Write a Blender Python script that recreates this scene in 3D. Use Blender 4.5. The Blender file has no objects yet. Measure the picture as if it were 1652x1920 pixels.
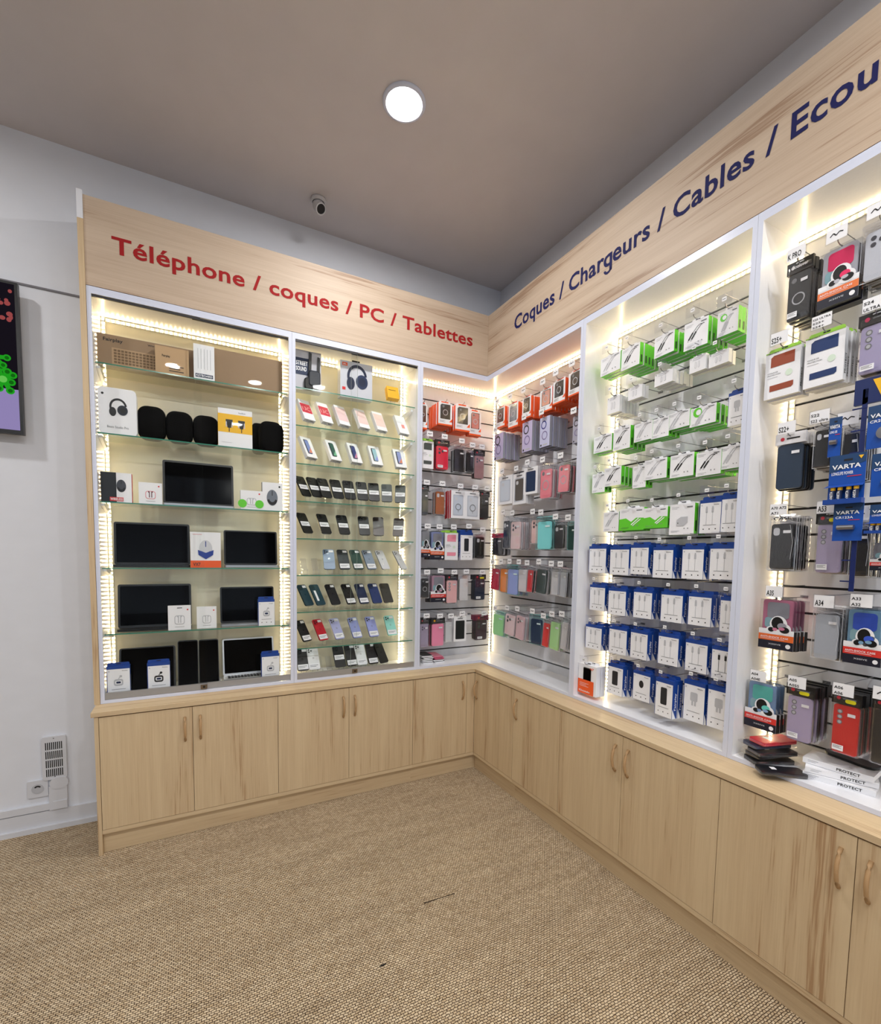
import bpy, math, random
from mathutils import Vector, Matrix
rnd = random.Random(7)
sc = bpy.context.scene
COL = sc.collection
# ------------------------------------------------------------------ camera
CP = Vector((-1.83153, -2.82803, 1.48559))
CR = Vector((0.88536, -0.464645, 0.0155743)); CU = Vector((0.0180777, 0.067882, 0.9975296)); CF = Vector((0.4645543, 0.8828912, -0.0684997))
FPX, PPY = 876.664, 1101.476
cd = bpy.data.cameras.new('camera'); cam = bpy.data.objects.new('camera', cd); COL.objects.link(cam)
cd.sensor_fit = 'HORIZONTAL'; cd.sensor_width = 36; cd.lens = FPX / 1652 * 36; cd.shift_y = (PPY - 960) / 1652; cd.clip_start = .05
m = Matrix((CR, CU, -CF)).transposed().to_4x4(); m.translation = CP
cam.matrix_world = m; sc.camera = cam
def hit(u, v, ax, val):          # the point of a real plane (x, y or z = val) seen at a pixel of the photograph
    d = CF + CR * ((u - 826) / FPX) + CU * ((PPY - v) / FPX)
    return CP + d * ((val - CP[ax]) / d[ax])
# ------------------------------------------------------------------ world, exposure
sc.view_settings.view_transform = 'Standard'; sc.view_settings.look = 'None'; sc.view_settings.gamma = 1
sc.view_settings.use_curve_mapping = False; sc.view_settings.exposure = 1.0
sc.cycles.transparent_max_bounces = 24; sc.cycles.max_bounces = 9; sc.cycles.diffuse_bounces = 4; sc.cycles.sample_clamp_indirect = 6
w = bpy.data.worlds.new('world'); sc.world = w; w.use_nodes = True
w.node_tree.nodes['Background'].inputs[0].default_value = (.75, .85, 1, 1); w.node_tree.nodes['Background'].inputs[1].default_value = .6
DOWN_E, LED_E = 195.0, 36.0     # downlight disc and LED chip emission
CEIL = 3.5; D = .25; WP = .262; CT = .712; HB = 2.738; HT = 3.142; ST = .73
# ------------------------------------------------------------------ materials
_M = {}
def lin(c): return tuple(((x / 255) / 12.92 if x <= 10 else (((x / 255) + .055) / 1.055) ** 2.4) for x in c)
def nodes(name):
    mt = bpy.data.materials.new(name); mt.use_nodes = True; return mt, mt.node_tree, mt.node_tree.nodes['Principled BSDF']
def mat(c, rough=.5, metal=0, name=None, bump=0):
    """plain surface of one sRGB colour, with a faint procedural unevenness"""
    k = (c, rough, metal, name, bump)
    if k in _M: return _M[k]
    mt, nt, b = nodes(name or 'surface_%d_%d_%d' % c)
    l = lin(c)
    n = nt.nodes.new('ShaderNodeTexNoise'); n.inputs['Scale'].default_value = 40
    mx = nt.nodes.new('ShaderNodeMix'); mx.data_type = 'RGBA'
    mx.inputs[6].default_value = (*[x * .96 for x in l], 1); mx.inputs[7].default_value = (*[min(1, x * 1.04) for x in l], 1)
    nt.links.new(n.outputs[0], mx.inputs[0]); nt.links.new(mx.outputs[2], b.inputs['Base Color'])
    b.inputs['Roughness'].default_value = rough; b.inputs['Metallic'].default_value = metal
    if bump:
        bp = nt.nodes.new('ShaderNodeBump'); bp.inputs['Strength'].default_value = bump; bp.inputs['Distance'].default_value = .002
        nt.links.new(n.outputs[0], bp.inputs['Height']); nt.links.new(bp.outputs[0], b.inputs['Normal'])
    _M[k] = mt; return mt
def emis(c, s, name):
    if name in _M: return _M[name]
    mt = bpy.data.materials.new(name); mt.use_nodes = True; nt = mt.node_tree; nt.nodes.clear()
    o = nt.nodes.new('ShaderNodeOutputMaterial'); e = nt.nodes.new('ShaderNodeEmission')
    e.inputs[0].default_value = (*c, 1); e.inputs[1].default_value = s; nt.links.new(e.outputs[0], o.inputs[0])
    _M[name] = mt; return mt
def clear(name, tint=(1, 1, 1), refl=.06, grazing=.5, rough=.03):
    """thin clear sheet: lets light through, mirrors more at grazing angles"""
    if name in _M: return _M[name]
    mt = bpy.data.materials.new(name); mt.use_nodes = True; nt = mt.node_tree; nt.nodes.clear()
    o = nt.nodes.new('ShaderNodeOutputMaterial'); t = nt.nodes.new('ShaderNodeBsdfTransparent'); g = nt.nodes.new('ShaderNodeBsdfGlossy')
    f = nt.nodes.new('ShaderNodeLayerWeight'); f.inputs[0].default_value = .5; mx = nt.nodes.new('ShaderNodeMixShader')
    t.inputs[0].default_value = (*tint, 1); g.inputs['Roughness'].default_value = rough
    pw = nt.nodes.new('ShaderNodeMath'); pw.operation = 'POWER'; pw.inputs[1].default_value = 4.5
    mm = nt.nodes.new('ShaderNodeMath'); mm.operation = 'MULTIPLY_ADD'; mm.inputs[1].default_value = grazing; mm.inputs[2].default_value = refl
    nt.links.new(f.outputs['Facing'], pw.inputs[0]); nt.links.new(pw.outputs[0], mm.inputs[0]); nt.links.new(mm.outputs[0], mx.inputs[0])
    nt.links.new(t.outputs[0], mx.inputs[1]); nt.links.new(g.outputs[0], mx.inputs[2]); nt.links.new(mx.outputs[0], o.inputs[0])
    _M[name] = mt; return mt
def film():
    """crinkled transparent bag plastic"""
    if 'film' in _M: return _M['film']
    mt = clear('bag_film', (.98, .98, .985), .022, .6, .1); nt = mt.node_tree
    n = nt.nodes.new('ShaderNodeTexNoise'); n.inputs['Scale'].default_value = 70; n.inputs['Detail'].default_value = 3
    bp = nt.nodes.new('ShaderNodeBump'); bp.inputs['Strength'].default_value = .9; bp.inputs['Distance'].default_value = .006
    nt.links.new(n.outputs[0], bp.inputs['Height'])
    for x in nt.nodes:
        if x.bl_idname in ('ShaderNodeBsdfGlossy', 'ShaderNodeLayerWeight'): nt.links.new(bp.outputs[0], x.inputs['Normal'])
    _M['film'] = mt; return mt
def wood(name, axis, light=(213, 190, 153), dark=(172, 138, 101), gain=1.0):
    mt, nt, b = nodes(name); N = nt.nodes; L = nt.links
    tc = N.new('ShaderNodeTexCoord'); oi = N.new('ShaderNodeObjectInfo')
    ad = N.new('ShaderNodeVectorMath'); ad.operation = 'MULTIPLY_ADD'; ad.inputs[1].default_value = (7, 5, 9)
    cb = N.new('ShaderNodeCombineXYZ'); [L.new(oi.outputs['Random'], cb.inputs[i]) for i in range(3)]
    L.new(cb.outputs[0], ad.inputs[0]); L.new(tc.outputs['Object'], ad.inputs[2])
    def band(sa, sl, det, dist):
        mp = N.new('ShaderNodeMapping'); s = [sa, sa, sa]; s[axis] = sl; mp.inputs['Scale'].default_value = s
        L.new(ad.outputs[0], mp.inputs[0]); n = N.new('ShaderNodeTexNoise'); n.inputs['Scale'].default_value = 1
        n.inputs['Detail'].default_value = det; n.inputs['Distortion'].default_value = dist; L.new(mp.outputs[0], n.inputs[0]); return n
    a = band(12, .6, 5, .5); f = band(190, 5, 3, .2); k = band(48, 1.8, 4, .4)
    mx = N.new('ShaderNodeMath'); mx.operation = 'MULTIPLY_ADD'; mx.inputs[1].default_value = .5; L.new(a.outputs[0], mx.inputs[0])
    m2 = N.new('ShaderNodeMath'); m2.operation = 'MULTIPLY_ADD'; m2.inputs[1].default_value = .28; m2.inputs[2].default_value = 0
    L.new(f.outputs[0], m2.inputs[0]); m3 = N.new('ShaderNodeMath'); m3.operation = 'MULTIPLY_ADD'; m3.inputs[1].default_value = .28
    L.new(k.outputs[0], m3.inputs[0]); L.new(m2.outputs[0], m3.inputs[2]); L.new(m3.outputs[0], mx.inputs[2])
    cr = N.new('ShaderNodeValToRGB'); e = cr.color_ramp.elements
    l, d = lin(light), lin(dark); mid = [(x * .7 + y * .3) * gain for x, y in zip(l, d)]
    e[0].position = .40; e[0].color = (*d, 1); e[1].position = .62; e[1].color = (*l, 1)
    e2 = cr.color_ramp.elements.new(.46); e2.color = (*mid, 1)
    L.new(mx.outputs[0], cr.inputs[0]); L.new(cr.outputs[0], b.inputs['Base Color']); b.inputs['Roughness'].default_value = .55
    bp = N.new('ShaderNodeBump'); bp.inputs['Strength'].default_value = .15; bp.inputs['Distance'].default_value = .001
    L.new(f.outputs[0], bp.inputs['Height']); L.new(bp.outputs[0], b.inputs['Normal']); return mt
WZ = wood('oak_laminate_upright', 2); WX = wood('oak_laminate_along_x', 0); WY = wood('oak_laminate_along_y', 1)
WHX = wood('oak_laminate_header_x', 0, (200, 180, 158), (158, 130, 106)); WHY = wood('oak_laminate_header_y', 1, (200, 180, 158), (158, 130, 106))
LEDTINT = mat((232, 225, 200), .3, name='led_tinted_laminate'); WHITE = mat((232, 234, 240), .22, name='white_laminate'); FRAME = mat((214, 220, 238), .3, name='white_frame_lacquer')  # vitrine back laminate has the warm LED light tinted into its colour
PAPER = mat((240, 241, 245), .6, name='white_paper'); GREY = mat((120, 122, 126), .6, name='grey_print'); INK = mat((22, 22, 26), .5, name='black_ink')
LGREY = mat((188, 190, 196), .6, name='light_grey_print'); BLACK = mat((9, 9, 10), .35, name='black_plastic'); SOFTB = mat((5, 5, 6), .9, name='black_fabric', bump=.3); SOFTB.node_tree.nodes['Principled BSDF'].inputs['Specular IOR Level'].default_value = .15
STEEL = mat((150, 150, 155), .3, .9, 'brushed_steel'); ALU = mat((176, 178, 182), .35, .8, 'aluminium'); SCREEN = mat((2, 2, 3), .12, name='dark_screen_glass'); SCREEN.node_tree.nodes['Principled BSDF'].inputs['Specular IOR Level'].default_value = .04
GREEN = mat((96, 205, 42), .45, name='bright_green_card'); DGREEN = mat((70, 170, 40), .5, name='green_card'); BLUE = mat((14, 64, 148), .45, name='royal_blue_card')
NAVY = mat((22, 40, 78), .5, name='navy_card'); ORANGE = mat((240, 92, 32), .5, name='orange_card'); RED = mat((214, 42, 46), .5, name='red_card')
YELLOW = mat((240, 186, 34), .5, name='yellow_card'); KRAFT = mat((150, 125, 98), .7, name='kraft_card'); LIME = mat((150, 205, 70), .5, name='lime_card')
GLASS = clear('door_glass', (.985, .99, .987), .004, .4, .01); SHELFG = clear('shelf_glass', (.95, .98, .965), .02, .8, .02)
GEDGE = mat((58, 128, 108), .15, name='green_glass_edge'); ACR = clear('clear_acrylic', (.955, .96, .975), .05, .7, .05); FILM = film()
TINT = clear('smoky_clear_plastic', (.88, .89, .9), .04, .6, .08)
LEDM = emis((1, .77, .43), LED_E, 'led_chip'); LEDB = mat((250, 246, 232), .3, name='led_diffuser')
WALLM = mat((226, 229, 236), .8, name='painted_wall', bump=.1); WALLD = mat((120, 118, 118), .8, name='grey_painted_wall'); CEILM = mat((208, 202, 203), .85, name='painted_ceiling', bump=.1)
# ------------------------------------------------------------------ mesh builder
_T = {}
def glyphs(s, bold):
    k = (s, bold)
    if k not in _T:
        c = bpy.data.curves.new('t', 'FONT'); c.body = s; c.size = 1; c.offset = bold; c.space_character = 1.0 + bold * 2.2; c.resolution_u = 3; c.fill_mode = 'FRONT'
        o = bpy.data.objects.new('t', c); me = bpy.data.meshes.new_from_object(o)
        vs = [(v.co.x, v.co.y) for v in me.vertices]; fs = [tuple(p.vertices) for p in me.polygons]
        bpy.data.objects.remove(o); bpy.data.curves.remove(c); bpy.data.meshes.remove(me)
        _T[k] = (vs, fs)
    return _T[k]
def rr(w, h, r, n=4, cx=0, cz=0):
    r = min(r, w / 2 - 1e-4, h / 2 - 1e-4); out = []
    for sx, sz, a0 in ((1, 1, 0), (-1, 1, 90), (-1, -1, 180), (1, -1, 270)):
        for i in range(n + 1):
            a = math.radians(a0 + 90 * i / n); out.append((cx + sx * (w / 2 - r) + r * math.cos(a), cz + sz * (h / 2 - r) + r * math.sin(a)))
    return out
class G:
    """collects faces of one mesh; local frame: x right, y into the shelf (front faces -y), z up"""
    def __init__(s): s.v = []; s.f = []; s.mi = []; s.ms = []
    def m(s, mt):
        if mt not in s.ms: s.ms.append(mt)
        return s.ms.index(mt)
    def face(s, pts, mt):
        i = len(s.v); s.v += [tuple(p) for p in pts]; s.f.append(tuple(range(i, i + len(pts)))); s.mi.append(s.m(mt)); return s
    def box(s, x0, x1, y0, y1, z0, z1, mt, front=None, side=None, bottom=None, top=None):
        p = [(x, y, z) for x in (x0, x1) for y in (y0, y1) for z in (z0, z1)]
        i = len(s.v); s.v += p
        for q, mm in (((0, 4, 5, 1), front), ((2, 3, 7, 6), None), ((0, 1, 3, 2), side), ((4, 6, 7, 5), side), ((0, 2, 6, 4), bottom), ((1, 5, 7, 3), top)):
            s.f.append(tuple(i + a for a in q)); s.mi.append(s.m(mm or mt))
        return s
    def prism(s, pts, y0, y1, mt, front=None, side=None):     # outline in x,z pulled from y0 to y1
        n = len(pts); i = len(s.v); s.v += [(x, y0, z) for x, z in pts] + [(x, y1, z) for x, z in pts]
        s.f.append(tuple(range(i, i + n))); s.mi.append(s.m(front or mt)); s.f.append(tuple(range(i + 2 * n - 1, i + n - 1, -1))); s.mi.append(s.m(mt))
        for a in range(n): b = (a + 1) % n; s.f.append((i + a, i + b, i + n + b, i + n + a)); s.mi.append(s.m(side or mt))
        return s
    def flat(s, pts, y, mt): return s.face([(x, y, z) for x, z in pts], mt)
    def bar(s, x0, x1, z0, z1, y, mt): return s.flat([(x0, z0), (x1, z0), (x1, z1), (x0, z1)], y, mt)
    def disc(s, cx, cz, r, y, mt, rz=None, n=20): return s.flat([(cx + r * math.cos(6.2832 * i / n), cz + (rz or r) * math.sin(6.2832 * i / n)) for i in range(n)], y, mt)
    def arc(s, cx, cz, r0, r1, a0, a1, y, mt, n=18, sz=1):
        for i in range(n):
            a, b = math.radians(a0 + (a1 - a0) * i / n), math.radians(a0 + (a1 - a0) * (i + 1) / n)
            s.flat([(cx + r0 * math.cos(a), cz + sz * r0 * math.sin(a)), (cx + r1 * math.cos(a), cz + sz * r1 * math.sin(a)), (cx + r1 * math.cos(b), cz + sz * r1 * math.sin(b)), (cx + r0 * math.cos(b), cz + sz * r0 * math.sin(b))], y, mt)
        return s
    def line(s, pts, wd, y, mt):
        for (a, b), (c, d) in zip(pts, pts[1:]):
            L = math.hypot(c - a, d - b) or 1; nx, nz = -(d - b) / L * wd / 2, (c - a) / L * wd / 2
            s.flat([(a + nx, b + nz), (c + nx, d + nz), (c - nx, d - nz), (a - nx, b - nz)], y, mt)
        return s
    def text(s, t, x, z, h, y, mt, w=None, bold=.02, fc='front', al='l', vert=False):
        """cap height h, lower left corner of the first capital at x,z; fc front / left / right face"""
        vs, fs = glyphs(t, bold); sc_ = h / .70; x0 = min(v[0] for v in vs); x1 = max(v[0] for v in vs)
        sx = (w / (x1 - x0)) if w else sc_; wd = (x1 - x0) * sx
        off = {'l': 0, 'c': -wd / 2, 'r': -wd}[al]; i = len(s.v)
        for a, b in vs:
            p, q = (a - x0) * sx + off, b * sc_
            if vert: p, q = -q, p
            if fc == 'front': s.v.append((x + p, y, z + q))
            elif fc == 'right': s.v.append((y, x + p, z + q))
            else: s.v.append((y, x - p, z + q))
        for f in fs: s.f.append(tuple(i + a for a in f)); s.mi.append(s.m(mt))
        return s
    def tube(s, pts, r, mt, n=6):
        rings = []
        for k, p in enumerate(pts):
            p = Vector(p); d = (Vector(pts[min(k + 1, len(pts) - 1)]) - Vector(pts[max(k - 1, 0)])).normalized()
            a = d.cross(Vector((0, 0, 1)) if abs(d.z) < .9 else Vector((1, 0, 0))).normalized(); b = d.cross(a); i = len(s.v)
            s.v += [tuple(p + (a * math.cos(6.2832 * j / n) + b * math.sin(6.2832 * j / n)) * r) for j in range(n)]; rings.append(i)
        for i, k in zip(rings, rings[1:]):
            for j in range(n): q = (j + 1) % n; s.f.append((i + j, i + q, k + q, k + j)); s.mi.append(s.m(mt))
        for i in (rings[0], rings[-1]): s.f.append(tuple(range(i, i + n))); s.mi.append(s.m(mt))
        return s
    def lathe(s, prof, mt, n=28, c=(0, 0, 0), mats=None):
        rings = []
        for r, z in prof: rings.append(len(s.v)); s.v += [(c[0] + r * math.cos(6.2832 * j / n), c[1] + r * math.sin(6.2832 * j / n), c[2] + z) for j in range(n)]
        for k, (i, q) in enumerate(zip(rings, rings[1:])):
            for j in range(n): e = (j + 1) % n; s.f.append((i + j, i + e, q + e, q + j)); s.mi.append(s.m(mats[k] if mats else mt))
        return s
    def pillow(s, pts, y0, y1, mt, cx=0, cz=0):
        n = len(pts); lay = [(y0, .80), (y0 + .12 * (y1 - y0), .93), (y0 + .4 * (y1 - y0), 1), (y0 + .6 * (y1 - y0), 1), (y1 - .12 * (y1 - y0), .93), (y1, .80)]; st = []
        for y, k in lay: st.append(len(s.v)); s.v += [(cx + (x - cx) * k, y, cz + (z - cz) * k) for x, z in pts]
        for i, q in zip(st, st[1:]):
            for j in range(n): e = (j + 1) % n; s.f.append((i + j, i + e, q + e, q + j)); s.mi.append(s.m(mt))
        for i in (st[0], st[-1]): s.f.append(tuple(range(i, i + n))); s.mi.append(s.m(mt))
        return s
    def xf(s, M, start=0):
        for i in range(start, len(s.v)): s.v[i] = tuple(M @ Vector(s.v[i]))
        return s
    def build(s, name, parent=None, smooth=False):
        me = bpy.data.meshes.new(name); me.from_pydata(s.v, [], s.f); me.polygons.foreach_set('material_index', s.mi)
        if smooth: me.polygons.foreach_set('use_smooth', [True] * len(s.f))
        for mt in s.ms: me.materials.append(mt)
        o = bpy.data.objects.new(name, me); COL.objects.link(o)
        if parent: o.parent = parent
        return o
def tag(o, label, cat, group=None, kind=None):
    if label: o['label'] = label
    if cat: o['category'] = cat
    if group: o['group'] = group
    if kind: o['kind'] = kind
    return o
def empty(name, loc=(0, 0, 0), rz=0):
    o = bpy.data.objects.new(name, None); COL.objects.link(o); o.location = loc; o.rotation_euler = (0, 0, rz); o.empty_display_size = .02; return o
def struct(o): o['kind'] = 'structure'; return o
def copy_tree(o, parent=None):
    c = o.copy(); COL.objects.link(c)
    if parent: c.parent = parent
    for ch in list(o.children): copy_tree(ch, c)
    return c
# ------------------------------------------------------------------ the room
X0, Y0 = -5.6, -6.6
fm, nt, b = nodes('sisal_carpet'); N = nt.nodes; L = nt.links
tc = N.new('ShaderNodeTexCoord'); nz = N.new('ShaderNodeTexNoise'); nz.inputs['Scale'].default_value = 85
mpv = N.new('ShaderNodeVectorMath'); mpv.operation = 'MULTIPLY_ADD'; mpv.inputs[1].default_value = (.008, .008, .0)
L.new(tc.outputs['Object'], nz.inputs[0]); L.new(nz.outputs['Color'], mpv.inputs[0]); L.new(tc.outputs['Object'], mpv.inputs[2])
br = N.new('ShaderNodeTexBrick'); br.inputs['Scale'].default_value = 1; br.inputs['Brick Width'].default_value = .0145; br.inputs['Row Height'].default_value = .0085
br.inputs['Mortar Size'].default_value = .0017; br.inputs['Mortar Smooth'].default_value = .8; br.inputs['Bias'].default_value = 0
br.inputs['Color1'].default_value = (*lin((224, 204, 172)), 1); br.inputs['Color2'].default_value = (*lin((196, 172, 138)), 1); br.inputs['Mortar'].default_value = (*lin((72, 52, 32)), 1)
L.new(mpv.outputs[0], br.inputs[0])
n2 = N.new('ShaderNodeTexNoise'); n2.inputs['Scale'].default_value = 2.2; n2.inputs['Detail'].default_value = 8; n2.inputs['Roughness'].default_value = .75
mp2 = N.new('ShaderNodeMapping'); mp2.inputs['Scale'].default_value = (1, 5, 1); L.new(tc.outputs['Object'], mp2.inputs[0]); L.new(mp2.outputs[0], n2.inputs[0])
cr = N.new('ShaderNodeValToRGB'); cr.color_ramp.elements[0].position = .3; cr.color_ramp.elements[0].color = (.66, .63, .6, 1); cr.color_ramp.elements[1].position = .62; cr.color_ramp.elements[1].color = (1, 1, 1, 1)
L.new(n2.outputs[0], cr.inputs[0]); mx = N.new('ShaderNodeMix'); mx.data_type = 'RGBA'; mx.blend_type = 'MULTIPLY'; mx.inputs[0].default_value = .75
L.new(br.outputs[0], mx.inputs[6]); L.new(cr.outputs[0], mx.inputs[7]); L.new(mx.outputs[2], b.inputs['Base Color']); b.inputs['Roughness'].default_value = .9
bp = N.new('ShaderNodeBump'); bp.inputs['Strength'].default_value = .8; bp.inputs['Distance'].default_value = .003; bp.invert = True
L.new(br.outputs['Fac'], bp.inputs['Height']); L.new(bp.outputs[0], b.inputs['Normal'])
g = G().box(X0, WP + .02, Y0, WP, -.05, 0, fm)
a, c = hit(795, 1695, 2, 0), hit(853, 1676, 2, 0); g.face([a + Vector((0, 0, .001)), c + Vector((0, 0, .001)), c + Vector((0, .004, .001)), a + Vector((0, .005, .001))], mat((52, 38, 20), .9))
a = hit(718, 1810, 2, 0); g.face([(a.x + .011 * math.cos(t) * (1.2 + .5 * math.sin(3 * t)), a.y + .004 * math.sin(t), .001) for t in [i * .6283 for i in range(10)]], mat((24, 18, 14), .9))
struct(g.build('floor'))
struct(G().box(X0, WP + .02, Y0, WP, CEIL, CEIL + .1, CEILM).build('ceiling'))
struct(G().box(X0, WP + .02, WP, WP + .1, 0, CEIL, WALLM).build('wall_back'))
struct(G().box(WP + .01, WP + .11, Y0, WP, 0, CEIL, WALLM).build('wall_right'))
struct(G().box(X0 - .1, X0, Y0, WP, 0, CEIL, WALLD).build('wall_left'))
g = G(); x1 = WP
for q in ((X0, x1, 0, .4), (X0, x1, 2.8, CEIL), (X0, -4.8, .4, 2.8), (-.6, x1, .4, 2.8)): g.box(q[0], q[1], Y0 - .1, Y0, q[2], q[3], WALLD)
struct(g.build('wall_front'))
wi = G().box(-4.8, -.6, Y0 - .055, Y0 - .045, .4, 2.8, GLASS).build('window_1'); struct(wi)
g = G()
for q in (-4.8, -3.42, -2.02, -.66): g.box(q, q + .06, Y0 - .09, Y0 - .01, .4, 2.8, FRAME)
g.build('window_frame', wi)
# baseboard, trunking and the joint line on the back wall left of the cabinets
TR = mat((214, 216, 222), .45, name='white_pvc')
g = G().box(X0, -2.3, WP - .014, WP, 0, .101, TR).box(X0, -2.3, WP - .03, WP - .014, 0, .026, TR); struct(g.build('baseboard_back'))
g = G().box(X0, -2.494, WP - .016, WP, .106, .141, TR).box(-2.536, -2.459, WP - .02, WP, .104, .232, TR).box(-2.52, -2.46, WP - .024, WP, .106, .150, TR); struct(g.build('trim_1'))
g = G().box(X0, -2.29, WP - .006, WP, 2.779, 2.788, mat((120, 118, 124), .7)); struct(g.build('trim_2'))
# ------------------------------------------------------------------ lamps on the ceiling
DLM = emis((1, .985, .97), DOWN_E, 'downlight_disc')
def downlight(x, y, label):
    t = tag(empty('ceiling_downlight', (x, y, CEIL)), label, 'ceiling light', 'round recessed downlights')
    G().lathe([(.096, 0), (.096, -.006), (.085, -.012), (.074, -.008), (.074, .0)], FRAME).build('trim_ring', t, True)
    G().lathe([(.0001, -.0085), (.0735, -.0085)], DLM).build('diffuser', t)
p = hit(758, 192, 2, CEIL)
downlight(p.x, p.y, 'glowing round downlight in the grey ceiling above the corner')
for x, y, n in ((-3.5, -.8, 'far left by the television wall'), (-2.0, -3.15, 'behind the photographer on the left'), (-1.16, -3.22, 'right above the photographer'), (-.46, -3.0, 'behind the photographer on the right'), (-3.5, -3.1, 'over the middle of the shop, far left'), (-1.2, -5.3, 'nearest the window, right'), (-3.5, -5.3, 'nearest the window, left')):
    downlight(x, y, 'round recessed ceiling downlight ' + n)
# dome camera
p = hit(597, 374, 2, CEIL); t = tag(empty('security_camera', (p.x, p.y, CEIL), math.radians(20)), 'small white dome security camera with black eye under the ceiling', 'security camera')
SH = mat((205, 203, 205), .4, name='white_camera_shell')
G().lathe([(.0, 0), (.042, 0), (.044, -.008), (.040, -.018), (.034, -.02)], SH).build('base', t, True)
g = G().lathe([(.0, .0)] + [(.033 * math.sin(a), .033 * math.cos(a)) for a in [i * .24 for i in range(0, 14)]], SH, c=(0, 0, -.034)); g.build('ball', t, True)
g = G(); g.lathe([(.030, 0), (.030, .03), (.025, .032), (.024, .024)], SH, 24); g.lathe([(.0001, .027), (.0245, .027)], BLACK, 24)
g.xf(Matrix.Translation((0, -.004, -.044)) @ Matrix.Rotation(math.radians(132), 4, 'X')); g.build('eyepiece', t, False)
# ------------------------------------------------------------------ wall fittings, television
t = tag(empty('ventilation_grille', (-2.508, WP, .385)), 'white slotted wall vent above the socket', 'vent')
DK = mat((14, 14, 16), .7)
g = G().prism(rr(.103, .232, .012), -.018, 0, TR)
for r in range(4):
    for c in range(9): g.bar(-.036 + c * .0083, -.0315 + c * .0083, .046 - r * .048 - .0, .046 - r * .048 + .040, -.0186, DK)
g.build('cover', t); G().disc(0, -.101, .003, -.0187, GREY).disc(0, .106, .003, -.0187, GREY).build('screw', t)
t = tag(empty('power_socket', (-2.583, WP, .228)), 'square white wall socket with round earthed outlet', 'socket')
G().prism(rr(.086, .09, .006), -.011, 0, TR).build('plate', t)
g = G().arc(0, 0, .018, .026, 0, 360, -.0125, LGREY, 24).disc(0, 0, .018, -.012, mat((190, 192, 198), .5), n=24).arc(0, .002, .009, .0165, 30, 150, -.0127, INK, 10); g.build('outlet', t)
o = G().prism(rr(.078, .062, .029, 6), -.022, 0, TR).build('junction_cover'); o.location = (-2.492, WP, .247); tag(o, 'rounded white cover plate between vent and trunking', 'cover plate')
t = tag(empty('television', (-3.16, WP, 2.042)), 'large dark wall television at the left edge showing green bubbles', 'television')
x = .6; G().box(-x, x, -.075, -.045, 0, .711, BLACK).build('casing', t)
G().box(-.2, .2, -.045, 0, .2, .5, BLACK).build('wall_mount', t)
EG = emis((.02, .50, .02), .32, 'screen_green'); EG2 = emis((.01, .2, .01), .3, 'screen_dark_green'); EL = emis((.32, .26, .52), .42, 'screen_lavender'); EB = emis((.004, .003, .005), 1, 'screen_black'); ER = emis((.5, .1, .1), .3, 'screen_red'); EG3 = emis((.18, .75, .12), .35, 'screen_light_green')
g = G().bar(-x + .012, x - .012, .21, .70, -.0756, EB).bar(-x + .012, x - .012, .018, .21, -.0756, EL)
rr2 = random.Random(3); n_ = 0
for i in range(26):
    u, q = x - .062 - 1.0 * (i / 26) + rr2.uniform(-.01, .01), .25 + .11 * (i % 3) + rr2.uniform(-.02, .02)
    for a in range(7):
        th = a * .9 + rr2.random(); ln = .045 + rr2.random() * .035; n_ += 1; yy = -.0760 - n_ * 8e-6; p, o = u + ln * .65 * math.cos(th), q + ln * math.sin(th); r = .013 + rr2.random() * .005; p = min(p, x - .014 - r)
        g.line([(u, q), (p, o)], .019, yy, EG); g.disc(p, o, r, yy, EG, n=14); g.disc(p, o, r * .55, yy - 4e-6, EG2, n=12)
    g.disc(u, q, .016, -.0776, EG3, n=14)
for i in range(60):
    u = x - .024 - rr2.random() ** 1.6 * 1.0; q = .53 + rr2.random() * .14; g.disc(u, q, .006 + rr2.random() * .008, -.078, ER, .008 + rr2.random() * .008, n=12)
g.build('display', t)
# ------------------------------------------------------------------ base cabinets
RB, PB, ZD0, ZD1 = .138, .112, .1266, .688
def handle(par, x, zc, y, rot):
    pts = []
    for i in range(11):
        a = i / 10; pts.append((x, y - .004 - .022 * math.sin(math.pi * a) ** .7, zc + .062 * (1 - 2 * a)))
    g = G(); g.tube(pts, .0062, mat((186, 150, 108), .45, name='beech_handle'), 8); o = g.build('handle', par, True); o['label'] = 'bow-shaped wooden handle'
    return o
def base_unit(run, doors, label):
    """doors: list of (start, end, handle side) measured along the run, in metres from the corner"""
    a, b = doors[0][0], doors[-1][1]
    t = tag(empty('base_cabinet', ((-a, 0, 0) if run == 'L' else (0, -a, 0)), 0 if run == 'L' else -math.pi / 2), label, 'base cabinet', 'oak base cabinets under the worktop')
    sg = -1 if run == 'L' else 1; X = lambda v: sg * (v - a)
    lo, hi = sorted((X(a), X(b)))
    G().box(lo + .001, hi - .001, -RB + .017, .245, ZD0 - .020, ZD1 - .001, WZ).build('carcass', t)
    o = G().box(lo, hi, -RB, -RB + .016, ZD0 - .022, ZD0 - .001, WX if run == 'L' else WX).build('bottom_rail', t)
    G().box(lo - (.027 if run == 'R' and a < .14 else 0), hi + (.0265 if run == 'L' and a < .14 else 0), -PB, -PB + .016, 0, ZD0 - .021, WX).build('plinth', t)
    for (p, q, hs) in doors:
        l, h = sorted((X(p), X(q))); d = G().box(l + .0012, h - .0012, -RB - .001, -RB + .0155, ZD0 + .001, ZD1 - .004, WZ).build('filler_strip' if hs == 0 else 'door', t)
        if hs: handle(d, (l + .035) if hs < 0 else (h - .035), .575, -RB - .001, 0)
    return t
base_unit('L', [(1.4333, 1.8554, -1), (1.8554, 2.252, 1)], 'oak base cabinet with two doors at the far left end')
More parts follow.
